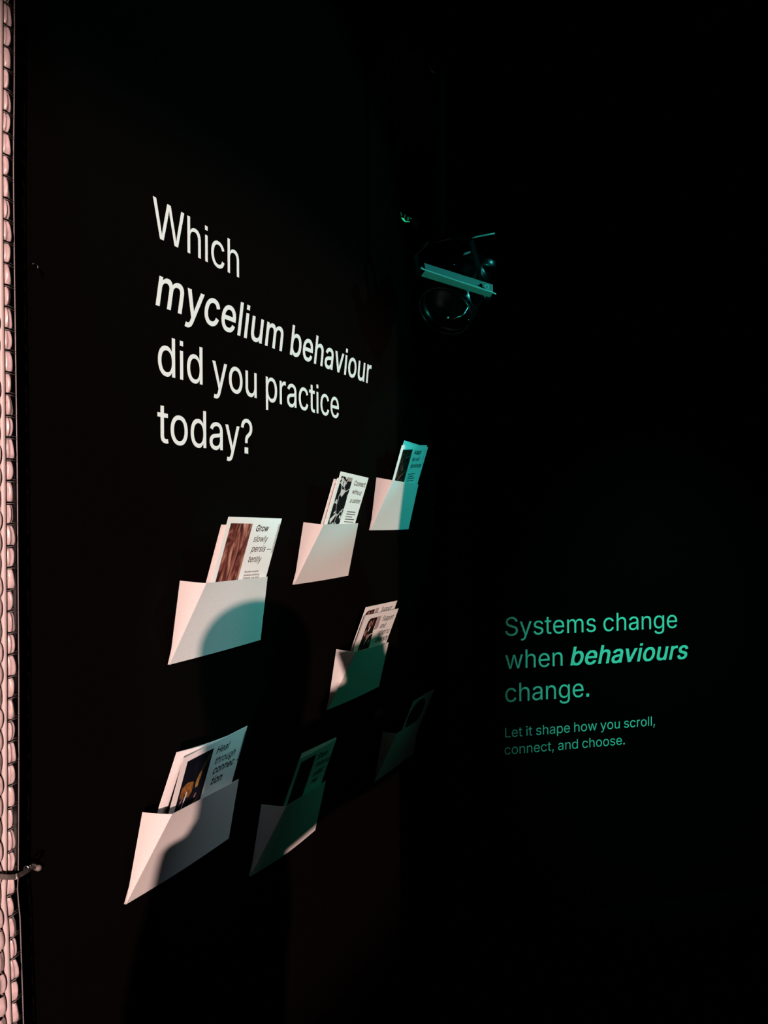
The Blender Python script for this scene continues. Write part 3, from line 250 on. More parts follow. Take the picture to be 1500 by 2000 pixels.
def advance(txt, bold): return sum(165 if ch == ' ' else (HEAVY[ch][0] if bold == 'heavy' else GLYPH[ch][0]+bold*14) for ch in txt)
def text_mesh(txt, bold=0.0, italic=0.0, start=0.0):
    key = (txt, bold, italic, start)
    if key in _cache: return _cache[key]
    cu = bpy.data.curves.new('lettering', 'CURVE'); cu.dimensions = '2D'; cu.fill_mode = 'FRONT'; cu.resolution_u = 5
    x = start; k = 1/1000
    for ch in txt:
        if ch == ' ': x += 165; continue
        adv, cs = (HEAVY if bold == 'heavy' else GLYPH)[ch]
        for c in cs:
            n = len(c)//2; sp = cu.splines.new('POLY'); sp.points.add(n-1); sp.use_cyclic_u = True
            for i in range(n): sp.points[i].co = ((c[2*i]+x)*k, c[2*i+1]*k, 0, 1)
        x += adv + (0 if bold == 'heavy' else bold*14)
    cu.offset = 0.0 if bold == 'heavy' else bold*0.013
    o = bpy.data.objects.new('lettering', cu); C.objects.link(o)
    bpy.context.view_layer.update()
    ev = o.evaluated_get(bpy.context.evaluated_depsgraph_get()); me = ev.to_mesh()
    vs = [(v.co.x*1000+italic*v.co.y*1000, v.co.y*1000) for v in me.vertices]; fs = [tuple(p.vertices) for p in me.polygons]
    ev.to_mesh_clear(); bpy.data.objects.remove(o); bpy.data.curves.remove(cu)
    _cache[key] = (vs, fs); return vs, fs
def lettering(mb, txt, O, U, W, N, width, height, thick, bold=0.0, italic=0.0, word=None):
    """flat letters: O = left end of the baseline, U along it, W up, ink width and cap height in metres"""
    vs, fs = text_mesh(txt, bold, italic)
    x0 = min(v[0] for v in vs); x1 = max(v[0] for v in vs); sx = width/(x1-x0); sy = height/CAP
    if word is not None:
        ws = txt.split(' '); vs, fs = text_mesh(ws[word], bold, italic, advance(''.join(x_+' ' for x_ in ws[:word]), bold))
    top = [O+U*((x-x0)*sx)+W*(y*sy)+N*thick for x, y in vs]
    cnt = {}
    for f in fs:
        for i in range(len(f)):
            a, b = f[i], f[(i+1) % len(f)]
            if (b, a) in cnt: del cnt[(b, a)]
            else: cnt[(a, b)] = 1
    n = len(top)
    mb.add(top+[p-N*(thick*0.9) for p in top], fs+[(a, b, b+n, a+n) for a, b in cnt])

# ------------------------------------------------------------------ the setting
D2 = V((math.sin(0.9206036), math.cos(0.9206036), 0)); N2 = V((D2.y, -D2.x, 0)); CORNER = V((0, 2.62, 0)); H = 3.2
def struct(name, mb, m):
    o = mb.build(name, m); o['kind'] = 'structure'; return o
struct('wall_left', MB().box((-0.10, -6.4, 0), (0, 2.62, H)), M['wall'])
q = [CORNER, CORNER+D2*4.6, CORNER+D2*4.6-N2*0.1, CORNER-N2*0.1]
struct('wall_right', MB().slab(q, (0, 0, 1), H), M['rwall'])
FL = [V((-0.1, -6.4, 0)), V((5.4, -6.4, 0)), V((5.4, 5.6, 0)), V((-0.1, 5.6, 0))]
struct('floor', MB().slab(FL, (0, 0, -1), 0.1), M['floor'])
struct('ceiling', MB().slab([p+V((0, 0, H)) for p in FL], (0, 0, 1), 0.1), M['floor'])
struct('shade_partition', MB().box((1.5, -0.405, 0), (1.6, 1.30, H)), M['rwall'])  # unseen partition, added to cut off the warm light near the corner
# the dim post in the corner
q0 = CORNER+D2*0.01+N2*0.002; q = [q0, q0+D2*0.075, q0+D2*0.075+N2*0.03, q0+N2*0.012]
struct('trim_1', MB().slab(q, (0, 0, 1), H), M['trim'])

# ------------------------------------------------------------------ the two texts
X = V((1, 0, 0)); Y = V((0, 1, 0)); Z = V((0, 0, 1))
HEAD = [["Which",1.0734,1.3372,1.9895,0.0696],["mycelium behaviour",1.0789,2.0018,1.8706,0.0702],["did you practice",1.0844,1.7918,1.7495,0.0709],["today?",1.0822,1.383,1.629,0.0708]]
root = empty('wall_lettering', (0.0, 1.07, 1.75))
tag(root, 'large white question in cut vinyl letters on the black wall above the paper pockets', 'lettering', 'texts on the walls')
for txt, s0, s1, z, h in HEAD:
    b = 0.55 if txt.startswith('myc') else (-0.10 if txt == 'Which' else 0.1); it = 0.2 if txt.startswith('myc') else 0
    for wi in range(len(txt.split(' '))):
        mb = MB(); lettering(mb, txt, V((0.0003, s0, z)), Y, Z, X, s1-s0, h, 0.0004, b, it, wi)
        o = mb.build('word', M['vinyl'], root)
        if it: o['label'] = 'bolder slanted word of the question'
RIGHT = [["Systems change",0.2376,0.9546,1.0496,0.0705],["when",0.2369,0.4662,0.9281,0.0679],["behaviours",0.4976,1.0032,0.9281,0.0682],["change.",0.2358,0.5749,0.8067,0.0685],["Let it shape how you scroll,",0.2343,0.8541,0.6775,0.0369],["connect, and choose.",0.2315,0.7238,0.6145,0.0316]]
def rwp(s, z, off=0.0003): return CORNER+D2*s+V((0, 0, z))+N2*off
big = empty('wall_lettering', rwp(0.24, 0.93))
tag(big, 'green-lit three-line statement about behaviours on the far right wall', 'lettering', 'texts on the walls')
small = empty('wall_lettering', rwp(0.24, 0.64))
tag(small, 'small dim green two-line text below the statement on the right wall', 'lettering', 'texts on the walls')
for txt, s0, s1, z, h in RIGHT:
    bold = txt == 'behaviours'; sm = h < 0.05
    for wi in range(len(txt.split(' '))):
        mb = MB(); lettering(mb, txt, rwp(s0, z), D2, Z, N2, s1-s0, 0.0355 if sm else 0.0685, 0.0004, 'heavy' if bold else (-0.1 if sm else -0.12), 0.22 if bold else 0, wi)
        o = mb.build('word', M['vinyl'], small if sm else big)
    if bold: o['label'] = 'heavy slanted word'

# ------------------------------------------------------------------ paper pockets
ENV = {1:{"A":[0.022,1.1138,1.3835],"E":[0.085,1.1058,1.3815],"F":[0.05,1.3612,1.3722],"C":[0.006,1.4022,1.2328],"B":[0.006,1.1036,1.2342]},
2:{"A":[0.022,1.5628,1.4823],"E":[0.085,1.5433,1.477],"F":[0.05,1.8015,1.4767],"C":[0.006,1.8301,1.3375],"B":[0.006,1.5444,1.3384]},
3:{"A":[0.022,1.9826,1.6036],"E":[0.085,1.9531,1.5927],"F":[0.05,2.2429,1.5919],"C":[0.006,2.2676,1.4512],"B":[0.006,1.9736,1.4545]},
4:{"A":[0.022,1.7265,1.1608],"E":[0.085,1.7079,1.1612],"F":[0.05,1.9975,1.1378],"C":[0.006,2.0275,1.0025],"B":[0.006,1.7063,1.011]},
5:{"A":[0.022,1.013,1.007],"E":[0.085,1.011,1.0139],"F":[0.05,1.2528,0.9891],"C":[0.006,1.2818,0.856],"B":[0.006,0.9907,0.8609]},
6:{"A":[0.022,1.3765,0.8928],"E":[0.085,1.3715,0.8996],"F":[0.05,1.6125,0.8701],"C":[0.006,1.6399,0.7362],"B":[0.006,1.357,0.7472]},
7:{"A":[0.022,2.0154,0.8779],"E":[0.085,1.9713,0.8906],"F":[0.05,2.2354,0.861],"C":[0.006,2.2957,0.7318],"B":[0.006,1.9898,0.7386]}}
PLAB = {1: 'white folded paper pocket under the question, holding the Grow slowly card, round shadow on front',
        2: 'cream folded paper pocket, fully lit, holding the Connect without a center card',
        3: 'highest paper pocket, half white and half teal, nearest the corner',
        4: 'paper pocket in green shade with only its left fold lit, holding the Support cards',
        5: 'lowest paper pocket at left, pink with a dark grey shadow, holding the Heal through cards',
        6: 'dark shaded paper pocket with one bright strip along its bottom edge',
        7: 'barely visible paper pocket in deep shadow, below the green shaded one'}
def sheet(mb, fn, n, thick, nu=10, nv=10):
    """a thin paper sheet over fn(u, v) with thickness to -n"""
    a = [V(fn(i/nu, j/nv)) for j in range(nv+1) for i in range(nu+1)]; k = len(a); off = V(n).normalized()*thick
    F = [(j*(nu+1)+i, j*(nu+1)+i+1, (j+1)*(nu+1)+i+1, (j+1)*(nu+1)+i) for j in range(nv) for i in range(nu)]
    rim = [i for i in range(nu+1)]+[(j+1)*(nu+1)-1 for j in range(1, nv+1)]+[nv*(nu+1)+i for i in range(nu-1, -1, -1)]+[j*(nu+1) for j in range(nv-1, 0, -1)]
    mb.add(a+[p-off for p in a], F+[tuple(k+i for i in reversed(f)) for f in F]+[(rim[i], rim[(i+1) % len(rim)], k+rim[(i+1) % len(rim)], k+rim[i]) for i in range(len(rim))])
for k, e in ENV.items():
    A, E, F, Cc, B = (V(e[n]) for n in 'AEFCB')
    r = empty('paper_pocket', (0.0, (B.y+Cc.y)/2, B.z)); tag(r, PLAB[k], 'envelope', 'paper pockets on the wall')
    sag = {6: 0.006, 4: 0.002, 5: 0.003}.get(k, 0.001)
    def front(u, v):
        p = (E.lerp(F, u)).lerp(B.lerp(Cc, u), v)
        p = p + X*(0.002*math.sin(math.pi*u)*math.sin(math.pi*min(v*0.9+0.1, 1)) * (1-v*0.6)); p.z -= sag*math.sin(math.pi*u)*v
        return p
    mb = MB(); sheet(mb, front, X, 0.0008, 16, 12); mb.build('front_panel', M['paper'], r)
    A2 = A.copy()
    def gus(u, v): return A2.lerp(E, u).lerp(B, v*0.999) + Y*(-0.002*math.sin(math.pi*u)*(1-v))
    mb = MB(); sheet(mb, gus, -Y, 0.0006, 6, 10); mb.build('side_fold', M['paper'], r)
    L2 = B.lerp(A, 0.2)+Y*0.001; T2 = V((0.003, Cc.y-0.003, Cc.z*0.75+F.z*0.25))
    def back(u, v): return L2.lerp(T2, u).lerp((B-X*0.003).lerp(Cc-X*0.003, u), v)
    mb = MB(); sheet(mb, back, X, 0.0006, 8, 8); mb.build('back_panel', M['paper'], r)

# ------------------------------------------------------------------ cards in the pockets
CARD = {'1a':{"o":[0.08,1.1808,1.4968],"u":[0.0,0.9997,-0.0248],"d":[-0.2929,-0.0237,-0.9559],"w":0.1889,"h":0.225},
'1b':{"o":[0.073,1.181,1.4822],"u":[0.0,0.9997,-0.0249],"d":[-0.3222,-0.0236,-0.9464],"w":0.1866,"h":0.225},
'1c':{"o":[0.066,1.1782,1.4823],"u":[0.0,0.9997,-0.025],"d":[-0.3147,-0.0237,-0.9489],"w":0.1848,"h":0.225},
'2a':{"o":[0.08,1.6418,1.6025],"u":[0.0,0.9984,-0.0569],"d":[-0.2952,-0.0543,-0.9539],"w":0.1605,"h":0.225},
'2b':{"o":[0.073,1.6376,1.5867],"u":[0.0,0.9988,-0.0498],"d":[-0.3203,-0.0471,-0.9461],"w":0.1528,"h":0.225},
'2c':{"o":[0.066,1.6336,1.5849],"u":[0.0,0.999,-0.0454],"d":[-0.3174,-0.043,-0.9473],"w":0.1547,"h":0.225},
'3a':{"o":[0.08,2.0339,1.6964],"u":[-0.0,0.9968,0.0796],"d":[-0.321,0.0754,-0.9441],"w":0.2093,"h":0.225},
'3b':{"o":[0.073,2.054,1.6981],"u":[-0.0,0.9986,0.0522],"d":[-0.3456,0.049,-0.9371],"w":0.2163,"h":0.225},
'3c':{"o":[0.066,2.0962,1.715],"u":[0.0,0.9995,-0.0313],"d":[-0.2964,-0.0299,-0.9546],"w":0.1922,"h":0.225},
'4a':{"o":[0.08,1.7819,1.2419],"u":[0.0,0.9994,-0.0358],"d":[-0.3544,-0.0335,-0.9345],"w":0.2185,"h":0.225},
'4b':{"o":[0.073,1.7905,1.2394],"u":[0.0,0.9993,-0.0361],"d":[-0.3554,-0.0338,-0.9341],"w":0.2193,"h":0.225},
'4c':{"o":[0.066,1.8107,1.2585],"u":[-0.0,0.9997,-0.0254],"d":[-0.2901,-0.0244,-0.9567],"w":0.2145,"h":0.225},
'5a':{"o":[0.08,1.0469,1.0933],"u":[0.0,0.9996,0.0288],"d":[-0.3226,0.0272,-0.9462],"w":0.1919,"h":0.225},
'5b':{"o":[0.073,1.0456,1.1003],"u":[0.0,0.998,-0.0632],"d":[-0.3212,-0.0598,-0.9451],"w":0.1876,"h":0.225},
'5c':{"o":[0.066,1.0517,1.0987],"u":[-0.0,0.9978,-0.0664],"d":[-0.3166,-0.063,-0.9465],"w":0.1867,"h":0.225},
'6a':{"o":[0.08,1.4355,0.9764],"u":[0.0,0.9996,-0.0269],"d":[-0.3444,-0.0253,-0.9385],"w":0.1741,"h":0.225},
'6b':{"o":[0.073,1.4541,0.9772],"u":[0.0,0.9991,-0.0423],"d":[-0.3147,-0.0401,-0.9484],"w":0.1699,"h":0.225},
'6c':{"o":[0.066,1.4709,0.9776],"u":[0.0,0.9983,-0.0577],"d":[-0.2953,-0.0551,-0.9538],"w":0.167,"h":0.225},
'7a':{"o":[0.08,2.1084,0.9477],"u":[0.0,1.0,-0.0081],"d":[-0.3815,-0.0075,-0.9243],"w":0.1875,"h":0.225}}
TXT = {'1a':[["Grow",0.103,0.0276,0.1488,0.0276,0.0125,1,0],["slowly",0.1036,0.0494,0.1556,0.0497,0.0127,0,0],["persis",0.1051,0.0698,0.1563,0.0704,0.0127,0,0],["—",0.1628,0.0712,0.1784,0.071,0.0132,0,0],["tently",0.1046,0.0914,0.1515,0.0927,0.0129,0,0],["Mycelium expands",0.1025,0.113,0.1523,0.1137,0.0039,0,0],["gradually, prioritizing",0.1022,0.1202,0.1588,0.1211,0.004,0,0],["continuity, over speed",0.1028,0.1263,0.16,0.1268,0.0039,0,0]],
'2a':[["Connect",0.0893,0.0265,0.1529,0.0259,0.0124,0.6,0],["without",0.0922,0.0473,0.1449,0.0487,0.0114,0,0],["a center",0.0943,0.0708,0.1532,0.0695,0.0115,0.4,0],["bar",0.0957,0.0961,0.1425,0.0949,0.0031,0,0],["bar",0.0953,0.1021,0.1449,0.1014,0.0031,0,0],["bar",0.0953,0.109,0.1313,0.1083,0.0031,0,0],["bar",0.0951,0.1155,0.1471,0.1145,0.0032,0,0],["bar",0.0951,0.1223,0.1472,0.1215,0.0031,0,0]],
'3a':[["Adapt",0.1128,0.0281,0.1728,0.0287,0.0123,1,0],["do not",0.1131,0.0498,0.1751,0.0501,0.0124,0.4,0],["dominate",0.1153,0.0708,0.2028,0.0714,0.0125,0.4,0],["bar",0.1135,0.0931,0.1701,0.092,0.0035,0,0],["bar",0.1144,0.101,0.1596,0.0995,0.0036,0,0],["bar",0.1118,0.1073,0.1745,0.1062,0.0036,0,0],["bar",0.1145,0.1143,0.1716,0.1141,0.0036,0,0]],
'4a':[["Support",0.1242,0.028,0.2009,0.03,0.0145,0.3,0],["and",0.1261,0.0501,0.1647,0.0511,0.0146,0,0],["adapt to",0.1267,0.0708,0.2063,0.073,0.0148,0,0],["diversity",0.1278,0.092,0.2165,0.0946,0.015,1,0]],
'4c':[["Support",0.1134,0.0231,0.1902,0.0249,0.013,0.3,0]],
'5a':[["Heal",0.1028,0.028,0.1428,0.0297,0.0141,0.3,0],["through",0.1074,0.0509,0.1721,0.0539,0.0143,0.2,0],["connec",0.1094,0.0715,0.1768,0.0748,0.0146,1,0],["–",0.184,0.0752,0.1949,0.0758,0.0153,0.6,0],["tion",0.1122,0.0941,0.1469,0.0968,0.0147,1,0]],
'6a':[["Share",0.0969,0.0286,0.1467,0.03,0.0144,1,0],["resources",0.1023,0.0499,0.1806,0.0534,0.0134,0.5,0],["collec",0.1072,0.0758,0.1549,0.0744,0.0136,1,0],["–",0.1616,0.0737,0.1721,0.0732,0.014,0.6,0],["tively",0.1126,0.0947,0.1381,0.0944,0.0126,0.6,0]]}
QUAD = {'1a':[[[0.0127,0.0125],[0.084,0.0117],[0.0877,0.1274],[0.0171,0.1256]],[[0.1861,0.0103],[0.1861,0.0103],[0.1895,0.0741],[0.1895,0.0741]]],
'2a':[[[0.011,0.0101],[0.0704,0.0098],[0.0811,0.1274],[0.0228,0.13]]],
'3a':[[[0.0171,0.0135],[0.0938,0.0122],[0.1001,0.1141],[0.0182,0.1046]],[[0.206,0.0118],[0.206,0.0118],[0.2083,0.0701],[0.2083,0.0701]]],
'4a':[[[0.0282,0.0177],[0.0811,0.0138],[0.1099,0.0977],[0.028,0.1042]],[[0.0813,0.0115],[0.1069,0.0111],[0.1148,0.047],[0.0996,0.0481]]],
'4c':[[[0.0171,0.014],[0.0677,0.0117],[0.0683,0.0255],[0.0142,0.0253]],[[0.0725,0.0107],[0.0959,0.0102],[0.0991,0.023],[0.0775,0.0232]]],
'5a':[[[0.0134,0.0114],[0.086,0.0111],[0.1001,0.115],[0.032,0.1135]],[[0.1888,0.0098],[0.1888,0.0098],[0.1999,0.077],[0.1999,0.077]],[[0.0224,0.0595],[0.0505,0.0665],[0.0491,0.0897],[0.0314,0.0814]],[[0.0722,0.0147],[0.0663,0.0457],[0.0645,0.0814],[0.0825,0.0517]]],
'5b':[[[0.0222,0.0439],[0.0241,0.0435],[0.0373,0.1095],[0.0284,0.1146]]],
'6a':[[[0.0149,0.011],[0.0824,0.0114],[0.1042,0.1173],[0.0345,0.1152]]]}
CLAB = {'1a': 'white printed card with reddish fibre picture headed Grow slowly persistently', '1b': 'white card edge just left of the Grow slowly card', '1c': 'rearmost white card edge showing at far left behind the Grow slowly card',
        '2a': 'white card with black and white web picture headed Connect without a center', '2b': 'white card edge just left of the Connect card', '2c': 'rearmost white card edge at far left behind the Connect card',
        '3a': 'half teal card with dark root picture headed Adapt do not dominate', '3b': 'card sticking out slightly right behind the Adapt card', '3c': 'tilted card with raised corner above the Adapt card',
        '4a': 'pink-lit front card headed Support and adapt to diversity', '4b': 'card edge just left of and behind the front Support card', '4c': 'taller rear card repeating the word Support in the green shaded pocket',
        '5a': 'blue grey card with amber mushroom picture headed Heal through connection', '5b': 'pinkish card showing its picture edge left of the Heal through card', '5c': 'rearmost card sliver at far left behind the Heal through card',
        '6a': 'dark green card headed Share in the dark shaded pocket', '6b': 'thin card edge showing just above the dark Share card', '6c': 'rearmost thin card edge above the dark Share card',
        '7a': 'almost black card with a large round dark picture in the lowest right pocket'}
HH = {'4a': .19, '5a': .21, '6a': .185, '7a': .17}
for k in CARD: HH.setdefault(k, .20 if k[1] == 'a' else {'4': .165, '6': .17}.get(k[0], .178))
for k, c in CARD.items():
    o_, u_, d_ = V(c['o']), V(c['u']).normalized(), V(CARD[k[0]+'a']['d']); d_ = (d_-u_*d_.dot(u_)).normalized(); n_ = u_.cross(d_).normalized()
    if n_.x < 0: n_ = -n_
    W, Hc = c['w'], HH.get(k, c['h'])
    def cp(a, b, off=0.0): return o_+u_*a+d_*b+n_*off
    r = empty('printed_card', cp(W/2, Hc)); tag(r, CLAB[k], 'card', 'printed cards in the paper pockets')
    bow = {'3c': 0.004, '5b': 0.006, '5c': 0.004}.get(k, 0.0)
    mb = MB(); sheet(mb, lambda a, b: cp(a*W, b*Hc, bow*(a-0.5)**2*-4), n_, 0.0005, 6, 4); mb.build('card_sheet', M['card'], r)
    def poly(name, pts, m, off, par=r, uv=None):
        t = 0.00012; b = [cp(*p, off) for p in pts]; kk = len(b)
        vs = b+[p-n_*t for p in b]; fs = [tuple(range(kk))]+[(i, (i+1) % kk, kk+(i+1) % kk, kk+i) for i in range(kk)]
        lo = (min(p[0] for p in pts), min(p[1] for p in pts)); hi = (max(p[0] for p in pts), max(p[1] for p in pts))
        uvs = [((p[0]-lo[0])/(hi[0]-lo[0]+1e-9), 1-(p[1]-lo[1])/(hi[1]-lo[1]+1e-9)) for p in pts]*2
        return obj(name, vs, fs, m, par, uvs=uvs)
    def rect(a, b, c2, d): return [(a, b), (c2, b), (c2, d), (a, d)]
    def ell(cx, cy, rx, ry, rot=0, n=20, a0=0, a1=2*math.pi):
        out = []
        for i in range(n):
            t = a0+(a1-a0)*i/(n if abs(a1-a0-2*math.pi) < 1e-6 else n-1); x, y = rx*math.cos(t), ry*math.sin(t)
            out.append((cx+x*math.cos(rot)-y*math.sin(rot), cy+x*math.sin(rot)+y*math.cos(rot)))
        return out
    def stroke(pts, wd):
        L, Rr = [], []
        for i, p in enumerate(pts):
            a = pts[max(i-1, 0)]; b = pts[min(i+1, len(pts)-1)]; dx, dy = b[0]-a[0], b[1]-a[1]; l = math.hypot(dx, dy) or 1
            ww = wd[i] if isinstance(wd, (list, tuple)) else wd
            L.append((p[0]-dy/l*ww/2, p[1]+dx/l*ww/2)); Rr.append((p[0]+dy/l*ww/2, p[1]-dx/l*ww/2))
        return L+Rr[::-1]
    E1, E2, E3 = 0.0003, 0.0005, 0.0007
    if k == '1a':
        poly('printed_picture', rect(.0127, .0121, .0855, .150), P_FIBRE, E1)
        poly('printed_rule', rect(.1853, .011, .1868, .074), M['ink'], E1); poly('printed_rule', rect(.1822, .012, .1831, .074), M['greyink'], E1)
    if k == '2a':
        pic = poly('printed_picture', rect(.0115, .010, .0725, .150), P_WEB, E1)
        for nm, pts in (('pale_spot', ell(.0235, .0245, .0055, .0085, -.2)), ('pale_spot', ell(.0385, .0275, .0045, .0085, -.25)), ('pale_spot', ell(.046, .024, .0018, .0045)),
                        ('pale_spot', [(.029, .046), (.036, .041), (.050, .043), (.052, .049), (.041, .061), (.030, .054)]), ('pale_spot', ell(.0215, .0735, .0042, .0058)), ('pale_spot', [(.023, .103), (.031, .0965), (.034, .1035)]),
                        ('pale_spot', [(.030, .0102), (.048, .0102), (.041, .017)]), ('grey_patch', [(.048, .0105), (.072, .0105), (.072, .019), (.046, .020)]),
                        ('pale_spot', [(.014, .119), (.030, .107), (.038, .103), (.040, .108), (.028, .122), (.021, .130)])):
            poly(nm, pts, M['grey_tint' if nm == 'grey_patch' else 'white_print'], E2, pic)
    if k == '3a':
        pic = poly('printed_picture', rect(.0175, .0135, .0945, .140), P_ROOT, E1)
        for pts, wd in (([(.060, .016), (.0565, .030), (.057, .038), (.062, .055)], .0016), ([(.093, .026), (.080, .034), (.066, .038), (.057, .039)], .002),
                        ([(.030, .110), (.050, .096), (.078, .083), (.086, .074)], .003), ([(.024, .098), (.028, .085), (.026, .078)], .002), ([(.056, .055), (.05, .066), (.062, .078)], .0022), ([(.075, .055), (.066, .07)], .0016)):
            poly('root_strand', stroke(pts, wd), M['twig'], E2, pic)
        poly('printed_rule', rect(.2055, .012, .2068, .070), M['greyink'], E1)
    if k == '4a':
        pts = ell(.043, .030, .016, .0175, 0, 8, math.pi, 1.5*math.pi)
        pic = poly('printed_picture', pts+[(.0835, .0125), (.0835, .055), (.088, .060), (.100, .120), (.024, .150), (.027, .030)], P_MAROON, E1)
        poly('mushroom_shape', ell(.047, .030, .007, .011, .2), M['rosy_print'], E2, pic); poly('mushroom_shape', ell(.036, .054, .007, .009), M['rosy_print'], E2, pic)
        poly('mushroom_shape', ell(.0525, .0445, .003, .0085, .5), M['white_print'], E2, pic); poly('mushroom_shape', ell(.063, .027, .003, .010, .1), M['rosy_print'], E2, pic); poly('mushroom_shape', ell(.055, .064, .008, .005, -.4), M['rosy_print'], E2, pic)
        arc = ell(.080, .091, .026, .031, .1, 16, math.pi*.98, math.pi*1.62)
        poly('arch_line', stroke(arc, .0028), M['white_print'], E2, pic); poly('pale_spot', ell(.078, .083, .0035, .0055, .2), M['white_print'], E2, pic); poly('pale_spot', ell(.036, .100, .004, .007, .4), M['rosy_print'], E2, pic)
        poly('tinted_panel', [(.0850, .0115), (.106, .0113), (.111, .045), (.101, .050), (.0865, .050)], M['grey_tint'], E1)
    if k == '4c':
        pts = ell(.030, .022, .016, .0095, 0, 6, math.pi, 1.5*math.pi)
        pic = poly('printed_picture', pts+[(.0675, .0118), (.0675, .060), (.014, .060)], P_MAROON, E1)
        poly('mushroom_shape', ell(.034, .021, .008, .006, .3), M['rosy_print'], E2, pic); poly('mushroom_shape', ell(.053, .021, .004, .006), M['rosy_print'], E2, pic)
        poly('tinted_panel', rect(.072, .0103, .095, .024), M['grey_tint'], E1)
    if k == '5a':
        pic = poly('printed_picture', rect(.0155, .0116, .090, .150), P_NAVY, E1)
        poly('mushroom_cap', [(.020, .078), (.021, .066), (.027, .061), (.036, .059), (.045, .061), (.0515, .063), (.0535, .074), (.053, .084), (.047, .092), (.040, .090), (.035, .082), (.028, .083), (.022, .088)], M['amber'], E2, pic)
        poly('mushroom_stem', stroke([(.038, .078), (.0365, .090), (.034, .104), (.033, .122)], [.003, .004, .0025, .002]), M['white_print'], E3, pic)
        poly('mushroom_cap', stroke([(.083, .020), (.080, .030), (.072, .040), (.068, .050)], [.010, .009, .007, .006]), M['olive'], E2, pic)
        poly('mushroom_cap', stroke([(.069, .048), (.066, .060), (.064, .070), (.065, .079)], [.005, .009, .010, .007]), M['ochre'], E2, pic)
        poly('mushroom_gill', stroke([(.058, .122), (.070, .109), (.082, .104)], [.002, .004, .002]), M['amber'], E2, pic)
        poly('mushroom_gill', stroke([(.024, .100), (.028, .092), (.031, .084)], [.003, .004, .002]), M['rosy_print'], E2, pic); poly('mushroom_gill', stroke([(.066, .100), (.069, .092)], .004), M['rosy_print'], E2, pic)
        poly('printed_rule', rect(.1888, .0108, .1905, .075), M['ink'], E1)
    if k in ('1b', '1c'): poly('printed_picture', rect(.0127, .0121, .0855, .145), P_FIBRE, E1)
    if k in ('2b', '2c'): poly('printed_picture', rect(.0115, .010, .0725, .145), P_WEB, E1)
    if k in ('3b', '3c'): poly('printed_picture', rect(.0175, .0135, .0945, .14), P_ROOT, E1)
    if k == '4b': poly('printed_picture', rect(.016, .0125, .0835, .14), P_MAROON, E1)
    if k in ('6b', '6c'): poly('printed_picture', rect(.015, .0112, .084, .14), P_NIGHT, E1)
    if k == '5c': poly('printed_picture', rect(.0155, .0116, .085, .14), P_NAVY, E1)
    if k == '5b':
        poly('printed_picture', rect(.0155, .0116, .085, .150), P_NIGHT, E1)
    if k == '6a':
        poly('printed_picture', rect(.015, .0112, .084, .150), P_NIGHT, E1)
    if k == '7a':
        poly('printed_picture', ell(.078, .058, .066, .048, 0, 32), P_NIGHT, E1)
    for t in TXT.get(k, []):
        txt, a0, b0, a1, b1, h, bold, ital = t
        if k == '5a' and txt == '–': b0 = b1 = b0-0.0
        ww = math.hypot(a1-a0, b1-b0); U = (u_*(a1-a0)+d_*(b1-b0)).normalized(); Wv = n_.cross(U)
        if Wv.z < 0: Wv = -Wv
        mb = MB()
        if txt == 'bar':
            p = cp(a0, b0, E1); q = [p, p+U*ww, p+U*ww+Wv*h*.75, p+Wv*h*.75]; mb.slab(q, -n_, 0.0001)
            mb.build('small_print_line', M['greyink'], r)
        elif h < 0.006:
            lettering(mb, txt, cp(a0, b0, 0.0002), U, Wv, n_, ww, h*1.0, 0.00015, 0.1, 0); mb.build('small_print_line', M['ink'], r)
        elif txt in '–—':
            p = cp(a0, b0-h*.33, E1); mb.slab([p, p+U*ww, p+U*ww+Wv*.0012, p+Wv*.0012], -n_, 0.0001); mb.build('printed_dash', M['ink'], r)
        else:
            it = 0.2 if k in ('5a', '4a', '4c', '6a', '1a') else 0.1
            lettering(mb, txt, cp(a0, b0, 0.0002), U, Wv, n_, ww, h*1.02, 0.00015, bold*.9+(0 if bold else .12), it); mb.build('printed_text', M['ink'], r)

# ------------------------------------------------------------------ clouded bubble panel at the left
TB = [(-60, 34), (0, 34), (150, 33), (300, 30.5), (500, 31.5), (900, 35), (1300, 36), (1500, 35), (1690, 33), (1725, 31), (1780, 36), (2000, 42), (2080, 44)]
DEP = 1.028
def zed(py): return 1.5-(py-992)/1500*DEP
def edge_px(py):
    for (a, b), (c, d) in zip(TB, TB[1:]):
        if a <= py <= c: return b+(d-b)*(py-a)/(c-a)
    return TB[-1][1] if py > 0 else TB[0][1]
def ypos(px, Xp=0.043):
    b = math.atan((750-px)/1500)+YAW; return (0.9-Xp)/math.tan(b)
def shift(py): return edge_px(py)-35.0
PZ0, PZ1 = 2060, -50
pr = empty('bubble_panel', (0.02, 0.69, zed(PZ0))); tag(pr, 'tall pink-lit panel of clouded plastic bubble cells at the left edge', 'panel')
mb = MB().box((0.004, 0.60, zed(PZ0)), (0.030, 0.7395, zed(PZ1))); mb.build('backing', M['backing'], pr)
def film(u, v):
    py = PZ1+(PZ0-PZ1)*v; return V((0.0325, ypos(2+32.2*u+shift(py)*(0.3+0.7*u), 0.036), zed(py)))
mb = MB(); sheet(mb, film, X, 0.0006, 3, 60); mb.build('clear_film', M['film'], pr, True)
mb3 = MB(); mb3.tube([(0.037, ypos(edge_px(py)-0.9, 0.037), zed(py)) for py in range(PZ1, PZ0, 30)], 0.0008, 8)
mb = MB(); pts = [(0.0400, ypos(10+shift(py)*(1 if py > 1650 else .6)+(1.3 if py > 700 else (700-py)/700*-0+1.3*py/700 if py > 0 else 0)-1.5+1.2*(py < 260)*(260-py)/260, 0.0435)+.0, zed(py)) for py in range(PZ1, PZ0, 30)]
